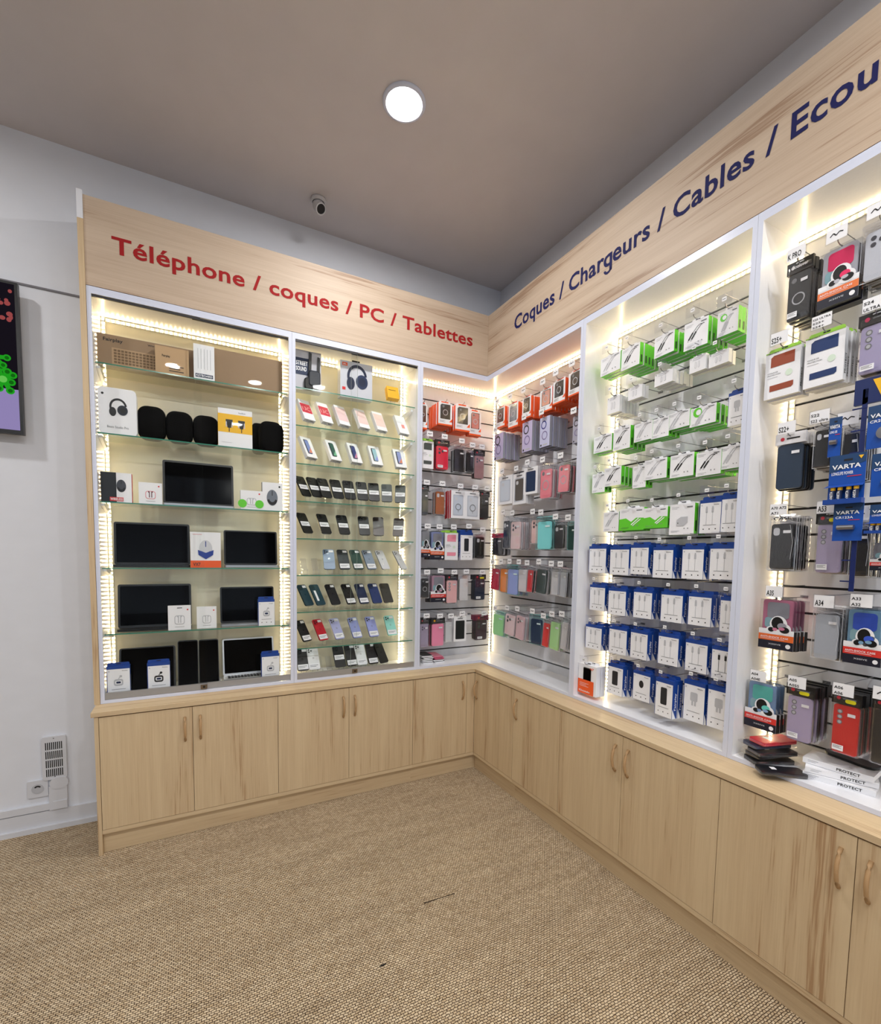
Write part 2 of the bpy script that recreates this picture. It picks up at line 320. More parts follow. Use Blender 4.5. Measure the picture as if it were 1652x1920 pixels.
base_unit('L', [(.6037, 1.0259, -1), (1.0259, 1.4333, 1)], 'oak two-door base cabinet in the middle of the left run')
base_unit('L', [(.139, .2019, 0), (.2019, .6037, 1)], 'oak single-door base cabinet just left of the inner corner')
base_unit('R', [(.139, .5845, -1)], 'oak single-door base cabinet just right of the inner corner')
base_unit('R', [(.5845, .990, -1)], 'narrow oak cabinet second from the corner on the right run')
base_unit('R', [(.990, 1.3987, 1), (1.3987, 1.8399, -1)], 'oak two-door base cabinet under the cable bay')
base_unit('R', [(1.8399, 2.2414, 1), (2.2414, 2.66, -1)], 'oak two-door base cabinet nearest the camera at lower right')
o = G().box(-2.270, -2.253, -RB - .001, .245, 0, ZD1 - .001, WZ).build('end_panel'); tag(o, 'vertical oak side panel closing the left end of the base cabinets', 'side panel')
# worktop, one L
g = G(); p, z0, z1 = .142, .690, CT
out = [(-2.282, -p), (-p, -p), (-p, -2.9), (.25, -2.9), (.25, .25), (-2.282, .25)]
i = len(g.v); g.v += [(x, y, z1) for x, y in out] + [(x, y, z0) for x, y in out]
g.f.append((0, 1, 4, 5)); g.mi.append(g.m(WX)); g.f.append((1, 2, 3, 4)); g.mi.append(g.m(WY)); g.f.append((7, 6, 11, 10)); g.mi.append(0); g.f.append((8, 7, 10, 9)); g.mi.append(0)
for k in range(6): q = (k + 1) % 6; g.f.append((k, q, 6 + q, 6 + k)); g.mi.append(g.m(WY if k in (1, 3) else WX))
tag(g.build('worktop'), 'long L-shaped oak worktop edge running round the corner above the doors', 'worktop')
# ------------------------------------------------------------------ upper bays
def led(par, p0, p1, nrm):
    """aluminium strip with warm LED chips from p0 to p1, chips facing nrm"""
    p0, p1, nrm = Vector(p0), Vector(p1), Vector(nrm).normalized(); d = (p1 - p0); Ln = d.length; d.normalize(); s = d.cross(nrm).normalized()
    g = G(); W_ = .009
    q = [p0 + s * W_ + nrm * .004, p0 - s * W_ + nrm * .004, p1 - s * W_ + nrm * .004, p1 + s * W_ + nrm * .004]
    g.face(q, LEDB); g.face([p0 + s * W_, p0 + s * W_ + nrm * .004, p1 + s * W_ + nrm * .004, p1 + s * W_], LEDB); g.face([p0 - s * W_, p0 - s * W_ + nrm * .004, p1 - s * W_ + nrm * .004, p1 - s * W_], LEDB)
    n = int(Ln / .022)
    for k in range(n):
        c = p0 + d * (Ln * (k + .5) / n) + nrm * .0052; a, b_ = d * .0048, s * .0048
        g.face([c - a - b_, c + a - b_, c + a + b_, c - a + b_], LEDM)
    o = g.build('led_strip', par); o['label'] = 'glowing warm white LED strip'; return o
TOP = HB - .035
def shell(t, lo, hi, left=True, right=True, back='plain', lw=.018, z_back=None):
    """local frame of a bay: x from lo to hi, front plane y=0, back y=.25"""
    if left: G().box(lo, lo + lw, .0, D, CT + .001, HB - .002, WHITE, front=FRAME).build('side_panel', t)
    if right: G().box(hi - lw, hi, .0, D, CT + .001, HB - .002, WHITE, front=FRAME).build('side_panel', t)
    a, b = lo + (lw if left else 0), hi - (lw if right else 0)
    G().box(a, b, .0, D - .001, TOP, TOP + .018, WHITE, front=FRAME).box(a, b, .0, .018, TOP + .0181, HB - .002, FRAME).build('top_panel', t)
    G().box(a, b, .0, D - .001, CT + .001, ST, WHITE, front=FRAME).build('shelf_board', t)
    g = G()
    if back == 'plain': g.box(a, b, D, D + .008, CT + .002, TOP + .02, LEDTINT)
    else:
        g.box(a, b, D + .006, D + .009, CT + .002, TOP + .02, mat((34, 33, 34), .6))
        zs = [CT + .002] + [.784 + .1003 * k for k in range(19) if .784 + .1003 * k < TOP] + [TOP + .02]
        for z0_, z1_ in zip(zs, zs[1:]): g.box(a, b, D - .006, D + .006, z0_ + .0045, z1_ - .0045, WHITE)
    g.build('back_panel', t)
    return a, b
def bracket(t, x, z, sgn):
    g = G(); g.prism([(0, 0), (-.17, 0), (-.17, -.012), (0, -.045)], 0, .014 * sgn, WHITE)
    g.xf(Matrix.Translation((x, D - .005, z)) @ Matrix(((0, 1, 0, 0), (1, 0, 0, 0), (0, 0, 1, 0), (0, 0, 0, 1)))); g.build('shelf_bracket', t)
def vitrine(lo, hi, zs, seam, label, dy):
    t = tag(empty('display_vitrine', (0, 0, 0)), label, 'display cabinet')
    a, b = shell(t, lo, hi)
    led(t, (a + .012, D - .001, ST), (a + .012, D - .001, TOP), (0, -1, 0)); led(t, (b - .012, D - .001, ST), (b - .012, D - .001, TOP), (0, -1, 0))
    led(t, (a, D - .001, TOP - .014), (b, D - .001, TOP - .014), (0, -1, 0))
    for z in zs:
        g = G().box(a + .002, b - .002, dy, D - .012, z - .006, z, SHELFG, front=GEDGE); g.build('glass_shelf', t)
        bracket(t, a + .001, z - .0065, 1); bracket(t, b - .001, z - .0065, -1)
    # frame rebate strips round the doors
    for k, (p, q, yy) in enumerate(((a + .001, seam + .018, .004), (seam - .018, b - .001, .014))):
        d = G().box(p, q, yy, yy + .005, ST + .004, TOP - .004, GLASS, side=mat((196, 214, 206), .2)).build('glass_door', t)
        G().box(p, q, yy - .003, yy + .008, ST + .002, ST + .036, ALU).build('door_rail', d)
        G().box(p, q, yy - .002, yy + .007, TOP - .012, TOP - .002, mat((60, 60, 62), .4, .6)).build('top_rail', d)
    g = G().box(seam - .012, seam + .02, -.006, .001, ST + .006, ST + .03, mat((122, 108, 92), .3, .9)).disc(seam + .004, ST + .018, .006, -.0066, BLACK); o = g.build('door_lock', t); o['label'] = 'small bronze door lock'
    return t
Z1 = [2.402, 2.065, 1.728, 1.397, 1.060]; Z2 = [2.450, 2.234, 2.014, 1.795, 1.574, 1.354, 1.132, .911]
vitrine(-2.263, -1.3205, Z1, hit(381, 1285, 1, 0).x, 'left glass-fronted display cabinet holding laptops and boxed gadgets', .035)
vitrine(-1.3195, -.5135, Z2, hit(664, 1262, 1, 0).x, 'glass-fronted display cabinet with eight shelves of phones', .035)
t = tag(empty('slatwall_bay'), 'open slatwall bay left of the inner corner hung with phone cases', 'display bay')
a, b = shell(t, -.5125, D - .007, right=False, back='slat'); led(t, (a, D - .007, TOP - .012), (b - .02, D - .007, TOP - .012), (0, -1, 0))
led(t, (b - .014, D - .007, ST), (b - .014, D - .007, TOP - .03), (-.3, -1, 0)); led(t, (D - .008, .001, TOP - .012), (D - .008, D - .02, TOP - .012), (-1, 0, 0))
G().box(D - .006, D + .006, .0005, D - .007, ST, TOP, WHITE).build('corner_board', t)
R90 = -math.pi / 2
t = tag(empty('slatwall_bay', (0, 0, 0), R90), 'open slatwall bay right of the inner corner crowded with bagged cases', 'display bay')
a, b = shell(t, 0, .9165, left=False, back='slat'); led(t, (a, D - .007, TOP - .012), (b, D - .007, TOP - .012), (0, -1, 0))
t = tag(empty('slatwall_bay', (0, 0, 0), R90), 'open slatwall bay with green and blue cable boxes', 'display bay')
a, b = shell(t, .9175, 1.7765, back='slat'); led(t, (a, D - .007, TOP - .012), (b, D - .007, TOP - .012), (0, -1, 0)); led(t, (a + .012, D - .007, ST), (a + .012, D - .007, TOP - .03), (.2, -1, 0)); led(t, (b - .012, D - .007, ST), (b - .012, D - .007, TOP - .03), (-.2, -1, 0))
t = tag(empty('slatwall_bay', (0, 0, 0), R90), 'open slatwall bay at the right edge with phone cases and battery cards', 'display bay')
a, b = shell(t, 1.7775, 2.64, back='slat'); led(t, (a, D - .007, TOP - .012), (b, D - .007, TOP - .012), (0, -1, 0)); led(t, (a + .012, D - .007, ST), (a + .012, D - .007, TOP - .03), (.2, -1, 0)); led(t, (b - .012, D - .007, ST), (b - .012, D - .007, TOP - .03), (-.2, -1, 0))
# side of the upper cabinets and the header boards with lettering
g = G().box(-2.288, -2.2645, -.006, D, CT + .001, 3.03, WZ).box(-2.288, -2.2645, -.006, D, 3.0301, HT + .016, WHITE)  # upper block is the same oak, whitened to paint in its overexposed look
tag(g.build('upper_side_panel'), 'tall oak side panel of the upper cabinets with top end whitened as if overexposed', 'side panel')
t = tag(empty('header_board', (-2.264, -.001, HB)), 'oak header board with the red lettering', 'sign board')
G().box(0, 2.264, 0, .018, .0, HT - HB, WHX).build('board', t)
RT = mat((158, 6, 12), .8, name='red_vinyl'); BT = mat((3, 10, 80), .8, name='navy_vinyl')
t_left = t
t = tag(empty('header_board', (-.001, -.002, HB), R90), 'oak header board with the navy blue lettering', 'sign board')
G().box(0, 2.75, 0, .018, .0, HT - HB, WHX).build('board', t)
def letters(par, s_, x, z, h, w_, y, mt):
    vs, _ = glyphs(s_, .02); a0, a1 = min(v[0] for v in vs), max(v[0] for v in vs); k = w_ / (a1 - a0)
    for i, ch in enumerate(s_):
        if ch == ' ': continue
        pv, cv = glyphs(s_[:i] + '|', .02)[0], glyphs(ch, .02)[0]; pen = max(v[0] for v in pv) - max(v[0] for v in glyphs('|', .02)[0]); c0, c1 = min(v[0] for v in cv), max(v[0] for v in cv)
        X, W = x + (pen + c0 - a0) * k, (c1 - c0) * k; gl = G().text('q' if ch == 'g' else ch, X, z, h, y, mt, w=W, bold=.02)
        if ch == 'g': gl.arc(X + .52 * W, z - .17 * h, .26 * W, .48 * W, 190, 360, y, mt, 14, .62 * h / W)
        gl.build('letter', par)
def tw(s): vs, _ = glyphs(s, .02); return min(v[0] for v in vs), max(v[0] for v in vs)
s1 = 'Coques / Chargeurs / Cables / '; full = s1 + 'Ecouteurs'
e0 = tw(full)[1] - tw('Ecouteurs')[1] - (tw(full)[0] * 0); f0, f1 = tw(full); ex = f1 - (tw('Ecouteurs')[1] - tw('Ecouteurs')[0])
letters(t, full, .3036, 2.9225 - HB, .083, (1.867 - .3036) * (f1 - f0) / (ex - f0), -.0012, BT)
letters(t_left, 'Téléphone / coques / PC / Tablettes', -2.157 + 2.264, 2.9125 - HB, .077, 2.03, -.0012, RT)
# ================================================================== goods
def print_lines(g, x0, z0, w_, n, y, mt=GREY, dz=.005, h=.0016):
    for i in range(n): g.bar(x0, x0 + w_ * (1 - .25 * (i % 2)), z0 - i * dz - h, z0 - i * dz, y, mt)
def cable(g, w_, zc, s, y, mt, mode='cable'):
    if mode == 'usb':      # two straight plugs with leads going up
        for x in (-.16 * w_, .12 * w_): g.bar(x - .0045, x + .0045, zc - .004, zc + .016, y, mt); g.bar(x - .003, x + .003, zc + .016, zc + .022, y, LGREY); g.bar(x - .001, x + .001, zc - .055 * s, zc, y, mt)
    else:
        for dx in (0, .13 * w_):
            g.line([(-.30 * w_ + dx, zc - .02), (-.12 * w_ + dx, zc + .006)], .007, y, mt)
            pts = [(-.12 * w_ + dx, zc + .006), (.06 * w_ + dx, zc + .026), (.17 * w_ + dx, zc + .031), (.26 * w_ + dx * .6, zc + .028)]; g.line(pts, .0022, y - 1e-4, mt)
            g.line([(-.30 * w_ + dx, zc - .02), (-.335 * w_ + dx, zc - .026)], .005, y - 1e-4, LGREY)
def phonecase(g, w_, h, x, z, y0, y1, mt, cam='tri', side=None):
    g.prism(rr(w_, h, w_ * .13, 4, x, z), y0, y1, mt, side=side)
    cx, cz = x - w_ * .24, z + h * .36
    if cam == 'tri':
        for a, b in ((0, 0), (0, -.26), (.26, -.13)): g.disc(cx + a * w_, cz + b * w_, w_ * .095, y0 - .0008, mat((70, 72, 80), .3), n=12)
    elif cam == 'col':
        for k in range(3): g.arc(cx, cz - k * w_ * .26, w_ * .07, w_ * .11, 0, 360, y0 - .0008, GREY, 12); g.disc(cx, cz - k * w_ * .26, w_ * .07, y0 - .0007, LGREY, n=12)
    elif cam == 'hole': g.flat(rr(w_ * .30, h * .17, .008, 3, cx, cz - .03 * h), y0 - .0008, mat((205, 208, 214), .4))
    elif cam == 'ring': g.arc(x, z - h * .05, w_ * .24, w_ * .30, 0, 360, y0 - .0008, LGREY, 20); g.disc(cx, cz, w_ * .12, y0 - .0008, GREY)
def tab(g, w_, z0, z1, d, mt, hole=INK):
    g.prism([(-w_ / 2, z0), (w_ / 2, z0), (w_ / 2, z1 - .004), (w_ / 2 - .005, z1), (-w_ / 2 + .005, z1), (-w_ / 2, z1 - .004)], d * .5 - .0006, d * .5 + .0006, mt)
    zc = z0 * .45 + z1 * .55; g.bar(-.010, .010, zc - .0022, zc + .0022, d * .5 - .0013, hole)
def pk_window(w_, h, d, k):      # white card box with an orange body and a window
    g = G(); th = .09 * h; g.box(-w_ / 2, w_ / 2, 0, d, -h, -th, ORANGE, front=PAPER, side=ORANGE, bottom=ORANGE); tab(g, w_ * .8, -th, 0, d, PAPER); g.bar(-.26 * w_, .26 * w_, -th * .75, -th * .25, d * .5 - .002, ORANGE)
    g.flat([(-.36 * w_, -.74 * h), (.36 * w_, -.74 * h), (.36 * w_, -.14 * h), (-.26 * w_, -.14 * h), (-.36 * w_, -.2 * h)], -.0006, mat((60, 58, 56), .2))
    phonecase(g, w_ * .62, h * .57, 0, -.445 * h, -.0012, -.0009, mat(k.get('c', (44, 42, 42)), .25), 'ring')
    g.bar(-w_ / 2, w_ / 2, -h, -.94 * h, -.0008, ORANGE); g.flat([(.5 * w_, -.70 * h), (.5 * w_, -.84 * h), (.28 * w_, -.84 * h)], -.0009, ORANGE); print_lines(g, -.4 * w_, -.80 * h, .4 * w_, 3, -.0008)
    g.face([(-.36 * w_, -.0018, -.74 * h), (-.05 * w_, -.0018, -.74 * h), (.36 * w_, -.0018, -.3 * h), (.36 * w_, -.0018, -.14 * h), (-.36 * w_, -.0018, -.14 * h)], FILM); return g
def pk_bag(w_, h, d, k):         # phone case in a clear bag, optional header card
    g = G(); hc = k.get('hd'); top = .2 * h if hc else .17 * h; cw = w_ * (.84 if hc else .76); dd = .011
    phonecase(g, cw, h - top - .03 * h, 0, -(top + (h - top) / 2) + .01 * h, .002, .002 + dd * .75, mat(k.get('c', (30, 30, 34)), .45), k.get('cam', 'tri'))
    if hc:
        g.box(-w_ / 2, w_ / 2, -.001, dd, -top * .95, 0, mat(hc, .4)); lg = k.get('lg', (200, 40, 60)); g.disc(-.26 * w_, -top * .5, w_ * .07, -.0018, mat(lg, .4)); g.bar(-.12 * w_, .32 * w_, -top * .56, -top * .44, -.0018, GREY if hc[0] < 90 else INK)
        if k.get('yl'): g.flat(rr(.36 * w_, top * .3, .006, 3, .14 * w_, -top * .66), -.0022, mat((222, 214, 30), .4))
        g.bar(-.012, .012, -top * .24, -top * .14, -.0019, LGREY)
    else: g.prism([(-.3 * w_, -top), (.3 * w_, -top), (.12 * w_, 0), (-.12 * w_, 0)], dd * .4, dd * .45, FILM)
    bm = clear('teal_bag', (.86, .97, .97), .04, .6, .1) if k.get('teal') else FILM
    g.pillow(rr(w_, h - (.02 * h), .006, 2, 0, -h / 2), -.002, dd + .001, bm, 0, -h / 2) if not k.get('nofilm') else None
    if not hc:
        em = mat((150, 214, 216), .3) if k.get('teal') else mat((214, 218, 224), .3); e = .0016
        for q in ((-w_ / 2, -w_ / 2 + e, -h + .002, -.03 * h), (w_ / 2 - e, w_ / 2, -h + .002, -.03 * h), (-w_ / 2, w_ / 2, -h + .002, -h + .005), (-w_ * .45, w_ * .45, -.045 * h, -.03 * h)): g.bar(*q, .004, em)
        g.line([(-.42 * w_, -.09 * h), (-.1 * w_, -.14 * h), (.2 * w_, -.11 * h), (.42 * w_, -.15 * h)], .0012, .0005, em); g.line([(.3 * w_, -.2 * h), (.42 * w_, -.5 * h), (.36 * w_, -.8 * h)], .001, -.0021, em)
    if k.get('st', 1): g.bar(.06 * w_, .32 * w_, -top - .17 * h, -top - .12 * h, -.0005, PAPER); 
    if k.get('st2'): g.bar(-.36 * w_, .02 * w_, -.93 * h, -.84 * h, -.0055, PAPER); print_lines(g, -.33 * w_, -.855 * h, .3 * w_, 3, -.0058, GREY, .0035, .0014)
    if k.get('txt'): g.text(k['txt'], -.3 * w_, -top * .62, top * .3, -.003, mat(k.get('tc', (230, 230, 235)), .4), w=.62 * w_, bold=.01)
    return g
def pk_protect(w_, h, d, k):
    g = G(); th = .07 * h; g.box(-w_ / 2, w_ / 2, 0, d, -h, -th, PAPER, side=mat((205, 207, 210), .5), bottom=mat((190, 190, 188), .6)); tab(g, w_ * .9, -th, 0, d, LIME); c = mat(k['c'], .5)
    g.bar(-w_ / 2, w_ / 2, -th - .004, -th, -.0006, LIME)
    g.flat([(-.34 * w_, -.38 * h), (.34 * w_, -.38 * h), (.34 * w_, -.15 * h), (-.26 * w_, -.15 * h), (-.34 * w_, -.19 * h)], -.0008, c)
    g.flat([(-.34 * w_, -.86 * h), (.28 * w_, -.86 * h), (.34 * w_, -.83 * h), (.34 * w_, -.74 * h), (-.34 * w_, -.74 * h)], -.0008, c)
    g.text('PROTECT', -.42 * w_, -th - .036 * h, .022 * h, -.0009, INK, w=.3 * w_); g.text('COQUE DE', -.42 * w_, -.50 * h, .022 * h, -.0009, GREY, w=.3 * w_); g.text('PROTECTION', -.42 * w_, -.545 * h, .022 * h, -.0009, GREY, w=.38 * w_); print_lines(g, -.42 * w_, -.58 * h, .3 * w_, 1, -.0009, LGREY)
    g.disc(.2 * w_, -.56 * h, .1 * w_, -.0009, mat((214, 232, 214), .5))
    g.text('PROTECT', d * .75, -.88 * h, d * .42, w_ / 2 + .0008, INK, w=.36 * h, fc='right', vert=True); g.text('PROTECT', d * .25, -.88 * h, d * .42, -w_ / 2 - .0008, INK, w=.36 * h, fc='left', vert=True); return g
def pk_shock(w_, h, d, k):       # clear box with a holographic sheet, dark figure cut-out and a coloured band
    g = G(); bd = mat(k.get('b', (214, 52, 44)), .4); A, B = mat(k['c'], .25), mat(k.get('c2', (150, 150, 160)), .2)
    g.box(-w_ / 2, w_ / 2, 0, d, -h, -.64 * h, BLACK, front=PAPER); g.prism(rr(w_ * .84, h * .62, .01, 3, 0, -.37 * h), .003, .010, A)
    g.prism(rr(w_ * .62, h * .3, .01, 3, .02 * w_, -.26 * h), .0015, .0028, B)
    g.box(-w_ / 2, w_ / 2, -.0002, d, -.62 * h, -.06 * h, TINT); g.box(-.3 * w_, .3 * w_, d * .4, d * .45, -.06 * h, 0, TINT)
    g.prism(rr(w_ * .5, h * .2, .01, 3, -.1 * w_, -.5 * h), .0018, .0028, mat(k.get('c3', (150, 190, 200)), .25)); g.bar(-w_ / 2, w_ / 2, -.70 * h, -.62 * h, -.0006, PAPER)
    g.bar(-w_ / 2, w_ / 2, -.84 * h, -.72 * h, -.0009, bd); g.bar(-w_ / 2, w_ / 2, -h, -.84 * h, -.0009, mat((20, 22, 40), .4))
    x = .06 * w_
    for (a, b, r, rz) in ((x, -.52 * h, .25 * w_, .16 * h), (x + .14 * w_, -.60 * h, .22 * w_, .11 * h), (x - .22 * w_, -.63 * h, .12 * w_, .06 * h)): g.disc(a, b, r, -.0012, PAPER, rz, 18)
    g.disc(x - .03 * w_, -.50 * h, .17 * w_, -.0016, BLACK, .12 * h, 16); g.disc(x + .10 * w_, -.55 * h, .13 * w_, -.0019, B, .06 * h, 14); g.disc(x + .18 * w_, -.62 * h, .14 * w_, -.0021, BLACK, .06 * h, 12); g.disc(x + .1 * w_, -.60 * h, .09 * w_, -.0024, A, .03 * h, 12)
    g.disc(x - .2 * w_, -.63 * h, .09 * w_, -.0018, BLACK, .045 * h, 12); g.disc(x - .09 * w_, -.62 * h, .07 * w_, -.0022, A, .03 * h, 12)
    g.text('ANTI-SHOCK CASE', -.44 * w_, -.79 * h, .032 * h, -.0028, PAPER, w=.8 * w_, bold=.012); print_lines(g, -.44 * w_, -.805 * h, .7 * w_, 1, -.0028, PAPER, h=.001)
    g.text('XSSIVE', -.2 * w_, -.92 * h, .026 * h, -.0014, LGREY, w=.36 * w_); g.disc(.36 * w_, -.92 * h, .07 * w_, -.0014, PAPER, n=12); return g
def pk_fair(w_, h, d, k):        # royal blue box with a white sheet on the front
    g = G(); th = .09 * h; d = d or .03; g.box(-w_ / 2, w_ / 2, 0, d, -h, -th, BLUE, bottom=PAPER, side=BLUE); tab(g, w_ * .95, -th, 0, d, BLUE)
    g.bar(-w_ * .47, w_ * .49, -h, -.18 * h, -.0007, PAPER); im = k.get('im', 'cable')
    g.text('Fairplay', .40 * w_, -.245 * h, .022 * h, -.0012, INK, w=.24 * w_, al='r'); g.bar(-.42 * w_, -.37 * w_, -.26 * h, -.22 * h, -.0012, LGREY)
    if im == 'cable': cable(g, w_, -.42 * h, h / .15, -.0012, LGREY, 'usb')
    elif im == 'dark': cable(g, w_, -.42 * h, h / .15, -.0012, INK, 'usb')
    elif im == 'phone': g.flat(rr(.36 * w_, .42 * h, .006, 3, 0, -.50 * h), -.0012, mat((34, 38, 46), .3))
    elif im == 'dot': g.disc(0, -.48 * h, .13 * w_, -.0012, INK, .12 * h, 16)
    elif im == 'plug': g.flat(rr(.34 * w_, .2 * h, .006, 3, 0, -.44 * h), -.0012, LGREY); g.bar(-.1 * w_, -.02 * w_, -.64 * h, -.5 * h, -.0013, LGREY); g.bar(.03 * w_, .11 * w_, -.64 * h, -.5 * h, -.0013, LGREY)
    elif im == 'buds': g.flat(rr(.4 * w_, .2 * h, .01, 3, 0, -.58 * h), -.0012, k.get('bc') or LGREY); g.flat(rr(.28 * w_, .1 * h, .004, 3, 0, -.58 * h), -.0016, PAPER); g.flat(rr(.2 * w_, .06 * h, .004, 3, 0, -.58 * h), -.0019, k.get('bc2') or NAVY); g.disc(.1 * w_, -.40 * h, .06 * w_, -.0012, k.get('bc') or LGREY); g.line([(.1 * w_, -.40 * h), (.0, -.47 * h)], .004, -.0013, k.get('bc') or LGREY)
    print_lines(g, -.3 * w_, -.775 * h, .6 * w_, 1, -.0012, GREY, h=.002)
    for q in (-.28, 0, .28): g.disc(q * w_, -.89 * h, .028 * w_, -.0012, INK, n=10)
    for sg, fc in ((1, 'right'), (-1, 'left')):
        X = sg * (w_ / 2 + .0007); g.text('Fairplay', d * .72 if sg > 0 else d * .28, -.80 * h, d * .36, X, PAPER, w=.42 * h, fc=fc, vert=True)
        g.face([(X, 0, -h), (X, d * .75, -h), (X, 0, -.76 * h)], PAPER)
    return g
def pk_green(w_, h, d, k):
    g = G(); th = .10 * h; g.box(-w_ / 2, w_ / 2, 0, d, -h, -th, PAPER, side=GREEN, bottom=DGREEN, top=PAPER); tab(g, w_ * .5, -th, 0, d, PAPER)
    for sg, fc in ((1, 'right'), (-1, 'left')): g.face([(sg * (w_ / 2 + .0005), d * .3, -.9 * h), (sg * (w_ / 2 + .0005), d * .7, -.9 * h), (sg * (w_ / 2 + .0005), d * .7, -.6 * h), (sg * (w_ / 2 + .0005), d * .3, -.6 * h)], mat((30, 70, 24), .5)) if k.get('sd', 1) else None
    im = k.get('im', 'black'); print_lines(g, -.42 * w_, -.19 * h, .3 * w_, 2, -.0007, LGREY, .006); g.bar(.2 * w_, .42 * w_, -.22 * h, -.18 * h, -.0007, GREY)
    if im == 'black': cable(g, w_, -.52 * h, 1, -.0008, INK)
    elif im == 'grey': cable(g, w_, -.52 * h, 1, -.0008, LGREY)
    elif im == 'circ': g.disc(-.2 * w_, -.35 * h, .17 * w_, -.0008, GREEN, n=24); g.disc(-.16 * w_, -.35 * h, .10 * w_, -.001, PAPER, n=24); cable(g, w_ * .8, -.60 * h, 1, -.0012, LGREY)
    elif im == 'half': g.flat([(-.5 * w_, -h), (.5 * w_, -h), (.5 * w_, -.52 * h), (.2 * w_, -.5 * h), (0, -.66 * h), (-.22 * w_, -.50 * h), (-.5 * w_, -.54 * h)], -.0008, GREEN); g.line([(0, -.78 * h), (.3 * w_, -.52 * h)], .005, -.0012, PAPER); g.line([(.06 * w_, -.82 * h), (.38 * w_, -.56 * h)], .004, -.0012, PAPER)
    elif im == 'plug': g.prism([(-.2 * w_, -.75 * h), (.08 * w_, -.75 * h), (.24 * w_, -.65 * h), (.24 * w_, -.48 * h), (-.03 * w_, -.48 * h), (-.2 * w_, -.56 * h)], -.0012, -.0008, LGREY); g.disc(-.14 * w_, -.66 * h, .02 * w_, -.0016, INK)
    for q in (.0, .14): g.disc(q * w_ + .12 * w_, -.82 * h, .022 * w_, -.0012, GREY, n=8)
    print_lines(g, -.42 * w_, -.88 * h, .35 * w_, 2, -.0008, LGREY); return g
def pk_handset(w_, h, d, k):
    g = G(); g.box(-w_ / 2, w_ / 2, 0, d, -h, -.06 * h, PAPER, bottom=ORANGE); tab(g, w_ * .6, -.06 * h, 0, d, PAPER); g.flat(rr(.44 * w_, .5 * h, .008, 4, 0, -.40 * h), -.0008, BLACK); g.flat(rr(.38 * w_, .44 * h, .006, 4, 0, -.40 * h), -.0012, SCREEN)
    g.bar(-w_ / 2, .38 * w_, -h, -.55 * h, -.0016, ORANGE); print_lines(g, -.4 * w_, -.66 * h, .5 * w_, 3, -.002, PAPER, .008); g.text('Khostelo', -.42 * w_, -.94 * h, .055 * h, -.002, PAPER, w=.6 * w_, bold=.02); g.text('N7', .16 * w_, -.2 * h, .07 * h, -.001, ORANGE, w=.2 * w_); return g
def pk_small(w_, h, d, k):
    g = G(); g.box(-w_ / 2, w_ / 2, 0, d, -h, -.12 * h, PAPER, side=mat((225, 225, 228), .5), bottom=mat((190, 192, 186), .6)); tab(g, w_ * .55, -.12 * h, 0, d, PAPER); g.disc(-.42 * w_, -.18 * h, .03 * w_, -.0007, GREY, n=8)
    for q in (-.12, .08): g.flat(rr(.1 * w_, .38 * h, .004, 3, q * w_, -.6 * h), -.0008, LGREY); g.flat(rr(.06 * w_, .34 * h, .003, 3, q * w_, -.6 * h), -.0011, PAPER)
    print_lines(g, -.3 * w_, -.18 * h, .6 * w_, 2, -.0008, LGREY, .007); return g
def pk_mag(w_, h, d, k):         # pale box with printed rings and grey edges
    g = G(); g.box(-w_ / 2, w_ / 2, 0, d, -h, 0, mat((150, 154, 168), .5), front=mat(k.get('c', (196, 188, 224)), .3), bottom=mat((70, 70, 78), .5)); g.arc(0, -.62 * h, .22 * w_, .28 * w_, 0, 360, -.0008, mat((120, 110, 160), .4), 20); g.arc(-.1 * w_, -.26 * h, .2 * w_, .27 * w_, 0, 360, -.0008, k.get('r') and mat(k['r'], .4) or INK, 20)
    g.disc(-.34 * w_, -.93 * h, .07 * w_, -.0009, INK, n=10); g.bar(-.16 * w_, .3 * w_, -.95 * h, -.91 * h, -.0009, LGREY); return g
def pk_card(w_, h, d, k):        # white framed window box for a case
    g = G(); g.box(-w_ / 2, w_ / 2, 0, d, -h, -.02 * h, PAPER, side=mat(k.get('s', (215, 216, 220)), .5)); g.flat(rr(w_ * .72, h * .74, .006, 3, 0, -.54 * h), -.0006, mat(k.get('bg', (190, 196, 208)), .3)); phonecase(g, w_ * .6, h * .68, 0, -.54 * h, -.0014, -.001, mat(k['c'], .3), k.get('cam', 'hole')); g.bar(-.2 * w_, .2 * w_, -.11 * h, -.085 * h, -.0009, INK); g.bar(-.3 * w_, -.05 * w_, -.99 * h, -.96 * h, -.0008, GREY) if 0 else None
    if k.get('rg'): g.arc(0, -.60 * h, .16 * w_, .2 * w_, 0, 360, -.0028, GREY, 20); g.bar(-.01 * w_, .01 * w_, -.8 * h, -.7 * h, -.0028, GREY)
    return g
